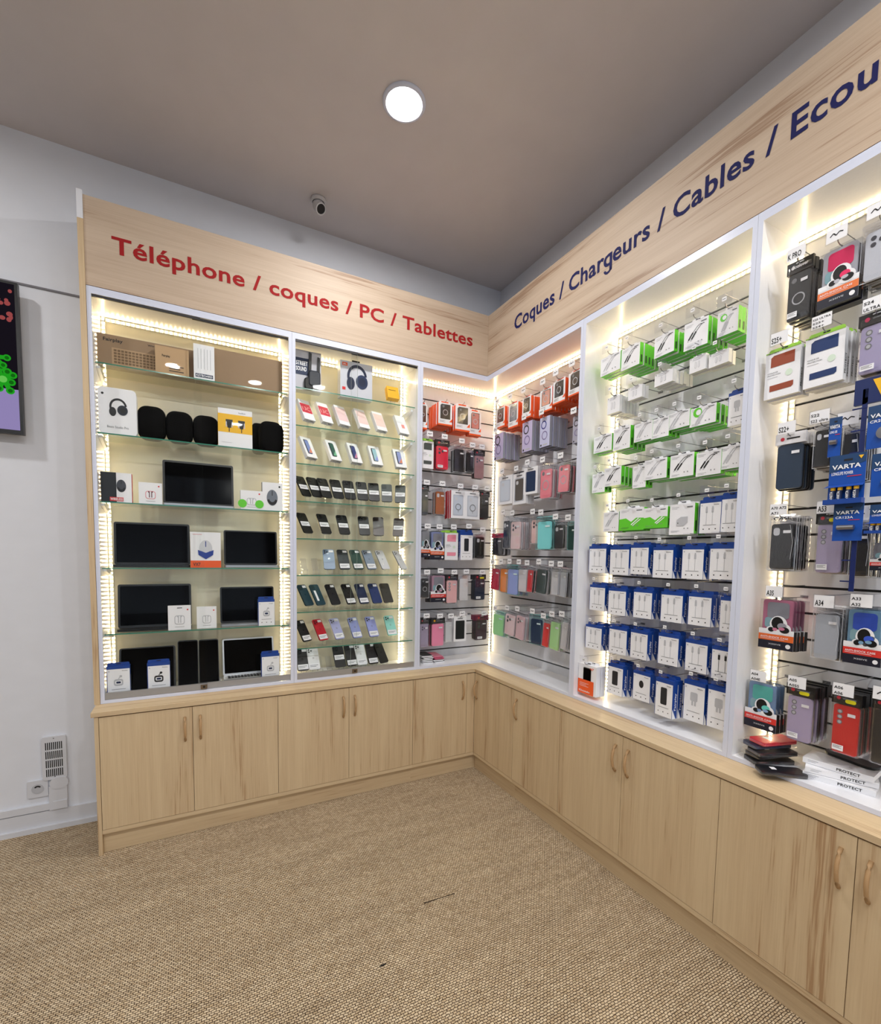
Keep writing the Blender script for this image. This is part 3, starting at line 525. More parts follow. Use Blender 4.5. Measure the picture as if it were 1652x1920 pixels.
def pk_varta(w_, h, d, k):
    g = G(); g.box(-w_ / 2, w_ / 2, 0, .0015, -h, 0, mat((16, 76, 168), .35)); g.flat([(-w_ / 2, 0), (w_ / 2, 0), (w_ / 2, -.18 * h), (-w_ / 2, -.36 * h)], -.0006, mat((30, 66, 110), .35)); g.bar(-.1 * w_, .14 * w_, -.13 * h, -.09 * h, -.0012, INK)
    g.text('VARTA', -.42 * w_, -.28 * h, .085 * h, -.0015, PAPER, w=.8 * w_, bold=.03); g.text(k['t'], -.42 * w_, -.40 * h, .06 * h, -.0015, PAPER, w=k.get('tw', .55) * w_, bold=.02); g.bar(.02 * w_, .4 * w_, -.45 * h, -.435 * h, -.0014, RED)
    im = k['im']
    if im == 'coin': g.lathe([(.0001, 0), (.018, 0), (.0185, .003), (.0001, .0032)], STEEL, 20); n = 80 + 0; st = len(g.v) - 4 * 20; g.xf(Matrix.Translation((.05 * w_, -.004, -.66 * h)) @ Matrix.Rotation(math.radians(90), 4, 'X'), st)
    elif im == 'cell': g.tube([(-.3 * w_, -.008, -.64 * h), (.26 * w_, -.008, -.64 * h)], .0075, STEEL, 10)
    else:
        g.face([(-w_ / 2, -.001, -.60 * h), (w_ / 2, -.001, -.60 * h), (w_ / 2 + .004, -.022, -.66 * h), (-w_ / 2 - .004, -.022, -.66 * h)], BLUE); g.box(-w_ / 2 - .003, w_ / 2 + .003, -.022, 0, -h, -.90 * h, BLUE)
        for q in (-.3, -.1, .14, .34): g.tube([(q * w_, -.012, -.92 * h), (q * w_, -.012, -.72 * h)], .0065, NAVY, 8); g.tube([(q * w_, -.012, -.72 * h), (q * w_, -.012, -.66 * h)], .0066, YELLOW, 8); g.text('VARTA', q * w_ + .002, -.91 * h, .007, -.0192, PAPER, w=.17 * h, vert=True)
        g.flat([(.3 * w_, -.05 * h), (.44 * w_, -.05 * h), (.37 * w_, -.12 * h)], -.002, YELLOW)
    return g
KIND = dict(han=(pk_handset, 'phone_case_box', 'phone case box', .03), win=(pk_window, 'phone_case_box', 'phone case box', .022), bag=(pk_bag, 'bagged_phone_case', 'phone case', .013), pro=(pk_protect, 'phone_case_box', 'phone case box', .019), sho=(pk_shock, 'phone_case_box', 'phone case box', .02),
            fair=(pk_fair, 'accessory_box', 'accessory box', .03), grn=(pk_green, 'cable_box', 'cable box', .024), sml=(pk_small, 'adapter_box', 'adapter box', .02), mag=(pk_mag, 'phone_case_box', 'phone case box', .02), crd=(pk_card, 'phone_case_box', 'phone case box', .02), var=(pk_varta, 'battery_pack', 'battery pack', .004))
def span(run, u0, u1, v0, v1, plane, c=0):
    ax = 1 if run == 'L' else 0; ix = 0 if run == 'L' else 1; uc, vc = (u0 + u1) / 2, (v0 + v1) / 2
    vp = (2505, 1056) if run == 'L' else (389, 1026)
    k0 = 0 if c else abs((v0 - vp[1]) / (uc - vp[0])) * abs(u1 - u0) / 2; k1 = 0 if c else abs((v1 - vp[1]) / (uc - vp[0])) * abs(u1 - u0) / 2
    if run == 'L': k0 *= .6; k1 *= .6
    a, b = hit(u0, vc, ax, plane), hit(u1, vc, ax, plane)
    zt, zb = hit(uc, v0 + k0, ax, plane).z, hit(uc, v1 - k1, ax, plane).z
    cc = (a[ix] + b[ix]) / 2; loc = (cc, plane, zt) if run == 'L' else (plane, cc, zt)
    return loc, abs(b[ix] - a[ix]), zt - zb
ORD = ['first', 'second', 'third', 'fourth', 'fifth', 'sixth', 'seventh', 'eighth', 'ninth']
ROWS = {6: ['top', 'second', 'third', 'fourth', 'fifth', 'bottom'], 9: ['top', 'second', 'third', 'fourth', 'fifth', 'sixth', 'seventh', 'eighth', 'bottom']}
def hook(run, x, z, plane, length, label, group, ticket, tsize=(.05, .036), plain=False, first=[None]):
    """double wire hook: lower prong carries the goods, upper arm a clear ticket holder; origin at the slatwall"""
    t = empty('display_hook', (x, D - .007, z) if run == 'L' else (D - .007, x, z), 0 if run == 'L' else R90); tag(t, label, 'display hook', group)
    Lh = length
    G().tube([(0, 0, 0), (0, -Lh + .004, 0), (0, -Lh - .006, .004), (0, -Lh - .010, .012)], .0019, STEEL, 5).build('prong', t)
    G().box(-.012, .012, -.003, 0, -.004, .006, STEEL).build('back_plate', t)
    if not plain:
        G().tube([(0, -.002, .045), (0, -Lh - .014, .045)], .0014, STEEL, 5).build('ticket_arm', t)
        w_, h_ = tsize; h = G().box(-w_ / 2, w_ / 2, -Lh - .017, -Lh - .015, .048 - h_, .048, ACR).build('ticket_holder', t)
        g = G(); y = -Lh - .0178
        if ticket == 'tiny': g.bar(-.009, .009, .048 - h_ * .62, .048 - h_ * .3, y, PAPER); g.bar(-.006, .006, .048 - h_ * .5, .048 - h_ * .44, y - .0005, GREY)
        else:
            g.bar(-w_ * .45, w_ * .45, .048 - h_ * .95, .048 - h_ * .05, y, PAPER)
            if ticket:
                ls = ticket.split('|')
                for i, s in enumerate(ls): g.text(s, -w_ * .40, .048 - h_ * (.12 + .82 * (i + .85) / len(ls)) , h_ * .5 / len(ls) * .8, y - .0005, INK, w=min(w_ * .8, w_ * .13 * len(s)), bold=.02)
            else: g.line([(-w_ * .28, .048 - h_ * .58), (-w_ * .14, .048 - h_ * .40), (-w_ * .02, .048 - h_ * .60), (w_ * .12, .048 - h_ * .42), (w_ * .28, .048 - h_ * .5)], .0032, y - .0005, INK)
        g.build('ticket', h)
    return t
LIM = {'left corner bay': (-.492, .236), 'right corner bay': (-.896, .2), 'cable bay': (-1.756, -.938), 'end bay': (-2.6, -1.798)}
def fill(run, bay, nrows, rows, plane=.06, tk=None):
    for ri, row in enumerate(rows):
        rn = ROWS[nrows][ri] + ' row'
        for ci, it in enumerate(row):
            kd, (u0, u1, v0, v1), nb, desc, k = it; fn, nm, cat, d = KIND[kd]; d = k.get('d', d)
            loc, w_, h = span(run, u0, u1, v0, v1, k.get('p', plane), k.get('ctr', 0)); ax = 0 if run == 'L' else 1; c0, c1 = max(loc[ax] - w_ / 2, LIM[bay][0]), min(loc[ax] + w_ / 2, LIM[bay][1]); w_ = c1 - c0; loc = list(loc); loc[ax] = (c0 + c1) / 2; loc = tuple(loc); where = '%s from left, %s, %s' % (ORD[ci], rn, bay); h = min(h, loc[2] - ST - .012)
            t = empty(nm, loc, 0 if run == 'L' else R90); g = fn(w_, h, d, k); g.build('package', t)
            t.rotation_euler[2] += math.radians(rnd.uniform(-3.5, 3.5)); t.rotation_euler[0 if run == 'L' else 1] += 0
            if kd == 'bag' and bay == 'right corner bay': t.rotation_euler[1] = math.radians(rnd.uniform(-2, 6)) * (1 if ri > 3 else .4)
            grp = '%s in the %s of the %s' % ({'bag': 'bagged phone cases', 'fair': 'blue and white boxes', 'grn': 'green and white cable boxes', 'var': 'battery packs'}.get(kd, 'boxed goods'), rn, bay)
            tag(t, '%s, %s' % (desc, where), cat, grp)
            pit = d * 1.08 + .002
            nb = min(nb, int((D - .03 - loc[1 if run == 'L' else 0] - d) / pit)); 
            sh = {'bag': 'bagged cases', 'fair': 'blue boxes', 'grn': 'green-edged boxes', 'var': 'battery cards'}.get(kd, 'boxes')
            alt = fn(w_, h, d, dict(k, c=(20, 21, 25) if bay != 'right corner bay' or ci % 3 == 1 else (222, 222, 228), hd=k.get('hd'), txt=None, st2=0, teal=0)).build('package') if kd == 'bag' and nb > 1 else None
            for q in range(nb):
                c = copy_tree(t); off = pit * (q + 1)
                if run == 'L': c.location = (loc[0] + rnd.uniform(-.003, .003), loc[1] + off, loc[2] - rnd.uniform(0, .006))
                else: c.location = (loc[0] + off, loc[1] + rnd.uniform(-.003, .003), loc[2] - rnd.uniform(0, .006))
                c.rotation_euler[2] = (0 if run == 'L' else R90) + math.radians(rnd.uniform(-2.5, 2.5))
                
                if alt and q % 3 != 1: c.children[0].data = alt.data
                c['label'] = '%s lined up behind the front pack, %s' % (sh, where.replace(' from left', '')); c['group'] = '%s behind the front one, %s' % (sh, where)
            if alt: bpy.data.objects.remove(alt)
            if k.get('nohook'): continue
            ax = 0 if run == 'L' else 1; pf = loc[1 if run == 'L' else 0]; tkt = (tk[ri][ci] if tk else ''); hz = loc[2] - (.006 if kd != 'bag' else .012)
            hook(run, loc[ax], hz, plane, D - .007 - pf + .012, 'wire hook with ticket, %s' % where, 'wire display hooks', tkt, k.get('ts', (.05, .036) if bay != 'end bay' else (.062, .045)), plain=(kd in ('win',) and run == 'L'))
BK, CR_, OR_ = (28, 28, 32), (206, 34, 74), (255, 146, 36)
LC = [
 [('win', (785, 801, 752, 805), 2, 'orange-edged case box with brown window', dict(c=(92, 50, 38))), ('win', (822, 848, 750, 799), 6, 'orange-edged case box with dark window', {}), ('win', (854, 881, 755, 810), 4, 'orange-edged case box with grey window', dict(c=(74, 70, 66))), ('win', (880, 902, 766, 818), 1, 'orange-edged box with rose case', dict(c=(214, 140, 130)))],
 [('pro', (791, 813, 821, 879), 2, 'white box with dark grey case', dict(c=(70, 76, 74))), ('bag', (816, 843, 824, 882), 3, 'bagged bright red case, black header', dict(c=(232, 22, 60), hd=BK, st2=1)), ('bag', (850, 873, 832, 887), 3, 'black folio case with white sticker', dict(c=(18, 18, 20), cam='')), ('bag', (873, 890, 840, 887), 3, 'plain black folio case', dict(c=(22, 22, 24), cam='')), ('bag', (889, 909, 843, 899), 2, 'bagged mauve case, black header', dict(c=(168, 126, 130), hd=BK))],
 [('bag', (789, 804, 910, 966), 2, 'dark grey case, black header', dict(c=(50, 54, 58), hd=BK)), ('bag', (815, 836, 912, 966), 3, 'bagged tan leather case', dict(c=(170, 98, 48), cam='hole')), ('crd', (846, 872, 918, 972), 3, 'white box with ringed pale blue case', dict(c=(196, 206, 220), s=(190, 34, 44), rg=1)), ('crd', (872, 900, 920, 974), 2, 'white box with ringed clear case', dict(c=(206, 212, 222), rg=1)), ('bag', (899, 918, 921, 974), 2, 'speckled black case, black header', dict(c=(24, 24, 26), hd=BK))],
 [('sho', (789, 807, 993, 1045), 2, 'clear shock case box with orange band', dict(c=(150, 150, 158), b=(222, 96, 40))), ('sho', (807, 833, 994, 1049), 3, 'clear shock box with bluish case', dict(c=(140, 150, 200), b=(222, 96, 40))), ('pro', (834, 859, 994, 1050), 3, 'white box with pink windows', dict(c=(240, 150, 170))), ('fair', (863, 886, 993, 1050), 2, 'blue and white box with phone picture', dict(im='phone', d=.02)), ('bag', (890, 911, 998, 1048), 4, 'bagged black case with camera hole', dict(c=(20, 20, 22), cam='hole'))],
 [('bag', (788, 806, 1077, 1122), 1, 'black case with ring holder', dict(c=(34, 36, 38), cam='ring')), ('sho', (808, 836, 1076, 1129), 3, 'clear shock box with pinkish case', dict(c=(190, 150, 170))), ('bag', (836, 859, 1077, 1132), 3, 'bagged rose pink case, black header', dict(c=(244, 190, 192), hd=BK, cam='col')), ('bag', (860, 880, 1076, 1127), 2, 'bagged white phone case', dict(c=(226, 226, 228), cam='')), ('bag', (889, 911, 1077, 1126), 3, 'bagged navy case, yellow badge', dict(c=(24, 34, 58), hd=BK, yl=1, st2=1))],
 [('bag', (787, 805, 1158, 1215), 3, 'bagged lilac case, black header', dict(c=(164, 154, 182), hd=BK)), ('bag', (808, 834, 1158, 1213), 3, 'bagged candy pink case, black header', dict(c=(248, 146, 184), hd=BK, lg=(220, 160, 20), cam='')), ('bag', (834, 849, 1158, 1205), 1, 'bagged frosted white case', dict(c=(218, 222, 226), cam='')), ('crd', (851, 874, 1155, 1203), 3, 'white frame box with black case', dict(c=(18, 24, 24), cam='', bg=(30, 34, 34))), ('bag', (891, 915, 1153, 1201), 3, 'bagged plum and black case', dict(c=(60, 30, 44), hd=(110, 34, 60), st2=1))]]
fill('L', 'left corner bay', 6, LC)
RC = [
 [('win', (931, 946, 757, 805), 5, 'orange-edged box with brown case', dict(c=(96, 70, 60))), ('win', (954, 971, 748, 805), 4, 'orange-edged box with silver flower case', dict(c=(150, 152, 160))), ('win', (980, 995, 737, 787), 5, 'orange-edged box with black case', {}), ('win', (1013, 1035, 720, 776), 4, 'orange-edged box with rose case', dict(c=(222, 160, 140))), ('win', (1037, 1060, 703, 760), 5, 'orange-edged box with charcoal case', {}), ('win', (1066, 1092, 685, 745), 4, 'orange-edged box with dark case', {})],
 [('mag', (926, 944, 810, 864), 8, 'lilac ringed case box', {}), ('mag', (979, 998, 787, 849), 7, 'pale lilac ringed case box', {}), ('mag', (1012, 1031, 778, 840), 8, 'bluish ringed case box', dict(c=(196, 200, 232), r=(30, 50, 140))), ('mag', (1074, 1090, 777, 832), 4, 'grey ringed case box', dict(c=(170, 170, 190)))],
 [('crd', (935, 960, 888, 947), 2, 'white box with clear case', dict(c=(206, 214, 226))), ('crd', (961, 987, 883, 947), 2, 'white box with smoky brown case', dict(c=(92, 86, 80))), ('crd', (983, 1007, 872, 928), 2, 'white box with navy case', dict(c=(28, 50, 84), cam='', bg=(28, 50, 84))), ('bag', (1010, 1037, 865, 937), 5, 'bagged pink strap case', dict(c=(252, 140, 156), cam='ring')), ('bag', (1045, 1070, 858, 925), 6, 'bagged coral pink strap case', dict(c=(252, 146, 160), cam='ring'))],
 [('bag', (922, 943, 1000, 1042), 4, 'bagged black case with white camera dots', dict(c=(16, 16, 18), cam='tri', hd=(170, 30, 70))), ('bag', (943, 955, 965, 1029), 4, 'bagged dark navy case', dict(c=(34, 42, 60), cam='hole')), ('bag', (955, 978, 966, 1031), 5, 'bagged pale pink case', dict(c=(240, 214, 216))), ('bag', (994, 1016, 964, 1020), 5, 'bagged blush case with slit', dict(c=(244, 208, 206))), ('bag', (1005, 1036, 965, 1031), 4, 'turquoise case in teal bag', dict(c=(150, 226, 230), teal=1, p=.045, cam='')), ('bag', (1036, 1060, 974, 1030), 5, 'bagged black case, large camera cut-out', dict(c=(22, 24, 26), cam='hole')), ('bag', (1063, 1080, 976, 1032), 5, 'bagged dark green case', dict(c=(26, 64, 60), cam='', teal=1))],
 [('bag', (921, 938, 1058, 1108), 5, 'bagged crimson case', dict(c=CR_, cam='', nofilm=0)), ('bag', (936, 955, 1057, 1113), 5, 'bagged bright orange case', dict(c=OR_, cam='')), ('bag', (950, 973, 1057, 1118), 5, 'lavender case in teal bag', dict(c=(176, 176, 236), teal=1, cam='')), ('bag', (969, 989, 1058, 1112), 5, 'bagged white glitter case', dict(c=(226, 226, 232), cam='')), ('bag', (989, 1000, 1060, 1112), 4, 'bagged red-edged case', dict(c=(224, 50, 60), cam='')), ('bag', (1005, 1028, 1058, 1116), 6, 'bagged dark green case', dict(c=(44, 66, 62), cam='')), ('bag', (1032, 1048, 1062, 1118), 6, 'bagged silvery white case', dict(c=(214, 216, 222), cam='')), ('bag', (1050, 1064, 1063, 1122), 6, 'bagged frosted case', dict(c=(190, 196, 206), cam=''))],
 [('bag', (923, 946, 1142, 1196), 5, 'light green case in teal bag', dict(c=(190, 240, 170), teal=1, cam='')), ('bag', (946, 968, 1142, 1196), 5, 'bagged powder pink case', dict(c=(244, 218, 222))), ('bag', (966, 986, 1144, 1204), 5, 'bagged clear pink case', dict(c=(232, 196, 204))), ('bag', (992, 1017, 1148, 1213), 5, 'navy case in teal bag', dict(c=(28, 48, 84), teal=1, cam='')), ('bag', (1018, 1032, 1158, 1217), 4, 'bagged vivid red case', dict(c=(235, 28, 30), cam='')), ('bag', (1030, 1052, 1154, 1224), 5, 'bagged spring green case', dict(c=(182, 238, 160), cam='')), ('bag', (1053, 1066, 1155, 1222), 5, 'bagged pearl white case', dict(c=(220, 220, 226), cam=''))]]
fill('R', 'right corner bay', 6, RC)
# cable bay: bounding boxes in the photo
TS = (.062, .045)
def F(u0, u1, v0, v1, im='cable', nb=2, **k): return ('fair', (u0, u1, v0, v1), nb, {'cable': 'blue and white boxed cable', 'dark': 'blue box with black cable picture', 'phone': 'blue box with dark phone picture', 'plug': 'blue box with white charger picture', 'dot': 'blue box with black oval gadget'}[im], dict(im=im, ts=TS, **k))
def K(u0, u1, v0, v1, im='black', nb=4, **k): return ('grn', (u0, u1, v0, v1), nb, {'black': 'green-edged box, black cable picture', 'grey': 'green-edged box, grey cable picture', 'circ': 'white box with green circle', 'half': 'half green, half white cable box', 'plug': 'green-edged box, white charger picture'}[im], dict(im=im, ts=TS, **k))
def S(u0, u1, v0, v1, nb=1, **k): return ('sml', (u0, u1, v0, v1), nb, 'small white adapter box', dict(ts=TS, **k))
CB = [
 [K(1126, 1164, 662, 699, 'grey', 2, ctr=1), K(1165, 1200, 645, 689, 'black', 5, ctr=1), K(1227, 1265, 622, 665, 'black', 4, ctr=1), K(1284, 1327, 595, 651, 'black', 4, ctr=1), K(1346, 1384, 575, 626, 'circ', 5, ctr=1)],
 [S(1139, 1162, 735, 778, 5), S(1178, 1204, 716, 752, 1), S(1227, 1262, 694, 720, 5, ctr=1), S(1293, 1324, 664, 696, 1, ctr=1), S(1329, 1367, 656, 684, 1, ctr=1)],
 [K(1113, 1148, 808, 851, 'black', 2), K(1150, 1182, 792, 846, 'black', 3), K(1189, 1224, 783, 830, 'grey', 2), K(1222, 1254, 775, 824, 'grey', 2), K(1250, 1294, 762, 808, 'grey', 3), K(1294, 1343, 750, 802, 'circ', 4), F(1365, 1400, 722, 800, 'plug', 2)],
 [K(1111, 1134, 882, 925, 'grey', 1), K(1133, 1165, 869, 913, 'black', 4), K(1187, 1211, 866, 916, 'grey', 1), K(1209, 1250, 852, 901, 'grey', 3), K(1257, 1301, 842, 897, 'black', 3), K(1305, 1353, 836, 894, 'black', 3), K(1351, 1392, 826, 881, 'grey', 3)],
 [K(1132, 1160, 955, 997, 'grey', 1), K(1162, 1207, 946, 995, 'half', 1), K(1207, 1252, 945, 991, 'half', 1), K(1256, 1302, 936, 1003, 'plug', 2), F(1311, 1353, 928, 1000, nb=2), F(1349, 1388, 920, 998, nb=3)],
 [F(1105, 1136, 1019, 1075), F(1143, 1180, 1020, 1079), F(1181, 1217, 1016, 1078), F(1224, 1262, 1020, 1085, nb=3), F(1278, 1320, 1018, 1087, nb=3), F(1330, 1377, 1016, 1088, nb=3)],
 [F(1105, 1135, 1091, 1147), F(1141, 1173, 1097, 1156), F(1188, 1222, 1099, 1162), F(1239, 1280, 1103, 1170, nb=3), F(1290, 1334, 1106, 1177), F(1349, 1392, 1112, 1190)],
 [F(1098, 1128, 1165, 1221), F(1142, 1175, 1168, 1231), F(1181, 1215, 1174, 1240), F(1234, 1272, 1180, 1252), F(1284, 1327, 1192, 1266), F(1333, 1378, 1204, 1282, 'dark')],
 [('han', (1084, 1118, 1238, 1309), 1, 'white box with black phone case and orange corner', dict(c=(20, 20, 22), ts=TS, p=.03)), F(1139, 1168, 1236, 1308, 'phone'), F(1186, 1220, 1250, 1320, 'dot'), F(1228, 1262, 1262, 1350, 'phone', 1, p=.03), F(1281, 1322, 1265, 1361, 'plug'), F(1326, 1370, 1275, 1376, 'plug')]]
fill('R', 'cable bay', 9, CB, tk=[['tiny'] * 9] * 9)
EBR = [
 [('bag', (1474, 1522, 488, 600), 6, 'black header bag with black case', dict(c=(34, 38, 42), hd=(12, 12, 14), lg=(240, 240, 240), txt='Coolover', st2=1, ctr=1, cam='ring', p=.05)), ('sho', (1536, 1612, 457, 567), 2, 'shock case box with orange band and pink case', dict(c=(190, 190, 200), c2=(236, 60, 110), b=(232, 120, 60), ctr=1, p=.03)), ('bag', (1614, 1690, 408, 520), 5, 'large bagged white case with two black lenses', dict(c=(200, 204, 214), cam='tri', ctr=1, p=.03))],
 [('pro', (1435, 1500, 648, 742), 2, 'white box with rust brown windows', dict(c=(150, 66, 38), ctr=1, p=.03)), ('pro', (1509, 1583, 618, 720), 3, 'white box with navy windows', dict(c=(20, 50, 104), ctr=1, p=.03)), ('bag', (1607, 1680, 583, 698), 6, 'lilac case under black and magenta header', dict(c=(172, 164, 200), hd=(14, 12, 14), lg=(210, 30, 90), cam='col', st2=1, ctr=1, p=.03))],
 [('bag', (1453, 1508, 806, 921), 5, 'dark navy case under a white header', dict(c=(38, 54, 74), hd=(232, 232, 236), cam='', nofilm=1)), ('bag', (1524, 1560, 788, 880), 8, 'bagged black case with white camera patch', dict(c=(20, 20, 22), cam='hole')), ('bag', (1577, 1612, 792, 900), 8, 'dark bagged case behind the battery strip', dict(c=(18, 20, 26), cam=''))],
 [('bag', (1438, 1492, 962, 1071), 6, 'bagged matte black case with yellow tag', dict(c=(22, 22, 26), cam='hole', txt='CASE', tc=(10, 10, 12))), ('bag', (1527, 1582, 958, 1078), 7, 'lilac case hung behind the battery card', dict(c=(176, 164, 196), hd=(14, 14, 16), yl=1, cam='col', st2=1)), ('bag', (1592, 1632, 972, 1084), 8, 'black bagged case right of the lilac one', dict(c=(14, 14, 16), cam=''))],
 [('sho', (1424, 1490, 1116, 1224), 3, 'shock case box with pink case and dark band', dict(c=(200, 120, 150), b=(226, 106, 44))), ('bag', (1521, 1578, 1132, 1244), 7, 'bagged silver glitter case', dict(c=(176, 182, 192), cam='', p=.05)), ('sho', (1582, 1656, 1134, 1254), 3, 'shock case box with teal case and red band', dict(c=(120, 160, 190), c2=(60, 90, 200), p=.05))],
 [('sho', (1397, 1458, 1268, 1378), 2, 'shock case box with blue case and red band', dict(c=(130, 160, 200), c2=(100, 200, 190))), ('bag', (1472, 1526, 1278, 1402), 7, 'lilac case under a black header', dict(c=(176, 164, 196), hd=(14, 14, 16), yl=1, cam='col', st2=1)), ('bag', (1556, 1614, 1292, 1428), 8, 'bright red case under a black header', dict(c=(206, 26, 30), hd=(14, 14, 16), yl=1, cam='col', st2=1)), ('bag', (1632, 1690, 1300, 1450), 7, 'dark bagged case at the right edge', dict(c=(24, 24, 30), hd=(14, 14, 16), cam=''))]]
fill('R', 'end bay', 6, EBR, tk=[['K PRO', '', ''], ['S25+', 'S25 ULTRA|S25+|S24+', 'S24|ULTRA'], ['S22+', 'S22|S22 ultra', ''], ['A70 A72|A71', 'A53', ''], ['A35', 'A34', 'A33|A32'], ['A04|A04E', 'A05|A05S', 'A06|A06', '']], plane=.06)
# battery packs on a blue clip strip in front of the end bay
loc, w_, h = span('R', 1604, 1614, 745, 1110, -.02, 1)
t = tag(empty('clip_strip', loc, R90), 'narrow blue plastic clip strip carrying the battery cards', 'clip strip'); g = G().box(-w_ / 2, w_ / 2, 0, .0015, -h, .02, mat((14, 34, 96), .4))
for i in range(9): g.box(-.03, w_ / 2, -.001, .002, -h * (i + .5) / 9 - .004, -h * (i + .5) / 9, mat((14, 34, 96), .4))
g.build('strip', t)
loc, w_, h = span('R', 1603, 1690, 704, 752, -.02, 1); g = G().box(-w_ / 2, w_ / 2, 0, .012, -h, 0, mat((10, 34, 92), .4)).flat([(-.1 * w_, -.1 * h), (.3 * w_, -.1 * h), (.1 * w_, -.8 * h)], -.0008, YELLOW); o = g.build('header_card', t)
o.matrix_parent_inverse = Matrix.Identity(4); o.location = (-(loc[1] - t.location.y), 0, loc[2] - t.location.z)
for (q, tx, im, dn) in (((1554, 1577, 783, 856), 'LONG LIFE', 'cell', 'slim blue battery card hung over the black case'), ((1554, 1622, 852, 945), 'LONGLIFE POWER', 'aa', 'blue tray card of four yellow-capped batteries'), ((1562, 1618, 944, 1014), 'CR123A', 'cell', 'blue battery card with one silver cylinder'), ((1626, 1690, 757, 838), 'CR2032', 'coin', 'upper blue coin cell card at the right edge'), ((1634, 1700, 848, 929), 'CR2025', 'coin', 'lower blue coin cell card at the right edge'), ((1630, 1690, 945, 1000), 'LONGLIFE POWER', 'aa', 'blue battery tray at the right edge below the coin cells')):
    loc, w_, h = span('R', *q, -.03, 1); t = empty('battery_pack', loc, R90 + math.radians(rnd.uniform(-4, 4))); pk_varta(w_, h, .004, dict(t=tx, im=im, tw=.6)).build('card', t); tag(t, dn, 'battery pack', 'blue battery packs on the clip strip')
loc, w_, h = span('R', 1632, 1690, 1014, 1070, .0, 1); t = empty('phone_case_box', loc, R90); pk_shock(w_, h, .02, dict(c=(140, 140, 150))).build('package', t); tag(t, 'small shock case box at the right edge under the battery packs', 'phone case box')
# ------------------------------------------------------------------ piles on the white shelf boards
def flatbag(loc, rz, w_, h, th, c, label, grp, tilt=0, name='bagged_phone_case'):
    t = empty(name, loc, rz); g = G(); g.prism(rr(w_ * .8, h * .86, .012, 4), -th, -.001, mat(c, .4)); g.pillow(rr(w_, h, .006, 2), -th - .003, 0, FILM); g.bar(-.1 * w_, .14 * w_, .1 * h, .2 * h, -th - .0035, PAPER)
    g.xf(Matrix.Rotation(math.radians(-90 + tilt), 4, 'X')); g.build('case', t); return tag(t, label, 'phone case', grp)
z = ST; P0 = hit(1425, 1425, 2, ST) + Vector((.0, -.02, 0))
for i, (c, dx, dy, rz, lb) in enumerate((((26, 28, 34), 0, .0, 62, 'black bagged case at the bottom of the pile'), ((20, 24, 30), .015, .01, 75, 'dark bagged case second from the bottom of the pile'), ((40, 40, 44), .0, -.01, 66, 'charcoal bagged case in the middle of the pile'), ((24, 46, 78), .012, .016, 70, 'navy blue bagged case near the top of the pile'), ((214, 36, 60), .02, .0, 74, 'red bagged case lying on top of the pile'))):
    flatbag((P0.x + dx + .02, P0.y + dy, z + .0005), math.radians(rz), .088, .178, .013, c, lb, 'bagged cases piled on the white shelf of the end bay'); z += .0175
p = hit(1464, 1450, 2, ST); flatbag((p.x, p.y, ST + .0005), math.radians(52), .085, .17, .012, (16, 20, 28), 'loose black bagged case lying at the shelf edge beside the pile', 'bagged cases piled on the white shelf of the end bay')
p = hit(1575, 1466, 2, ST); z = ST
for i, rz in enumerate((14, 22, 8)):
    t = empty('phone_case_box', (p.x + .01 * i, p.y + .004 * i, z + .0004), math.radians(rz - 90)); g = G().box(-.095, .095, -.05, .05, 0, .019, PAPER)
    g.text('PROTECT', .0, .005, .009, -.0508, INK, w=.062, bold=.02); g.v = g.v; print_lines(g, -.08, .014, .03, 2, -.0507, LGREY); g.build('carton', t); z += .0205
    tag(t, 'white flat case box lying %s' % ('at the bottom of the stack of three', 'in the middle of the stack of three', 'on top of the stack with its name facing out')[i], 'phone case box', 'white boxes stacked on the end bay shelf')
g = G().prism(rr(.16, .06, .028, 6), -.008, 0, BLACK); g.xf(Matrix.Rotation(math.radians(-90), 4, 'X')); o = g.build('phone_case'); o.location = (p.x + .075, p.y + .0, z + .0005); o.rotation_euler = (0, 0, math.radians(80)); tag(o, 'black case lying across the stacked white boxes', 'phone case')
z = ST
for st_, (u, v, cs) in enumerate(((795, 1240, [(20, 20, 22)] * 5), (812, 1237, [(20, 20, 22), (40, 40, 44), (232, 130, 158), (236, 140, 166)]))):
    p = hit(u, v, 2, ST); z = ST
    for i, c in enumerate(cs):
        o = G().prism(rr(.078, .155, .012, 4), -.008, 0, mat(c, .4), side=PAPER if c[0] < 60 else mat((200, 90, 120), .4)); o.xf(Matrix.Rotation(math.radians(-90), 4, 'X')); o = o.build('phone_case'); o.location = (p.x + .002, .13 + .003 * i, z + .0004); o.rotation_euler = (0, 0, math.radians(rnd.uniform(-6, 6))); z += .0112
        tag(o, '%s case, %s from the bottom in the %s pile on the corner shelf' % ('pink' if c[0] > 200 else 'black' if c[0] < 30 else 'charcoal', ORD[i], ('left', 'right')[st_]), 'phone case', 'phone cases piled on the left corner shelf')
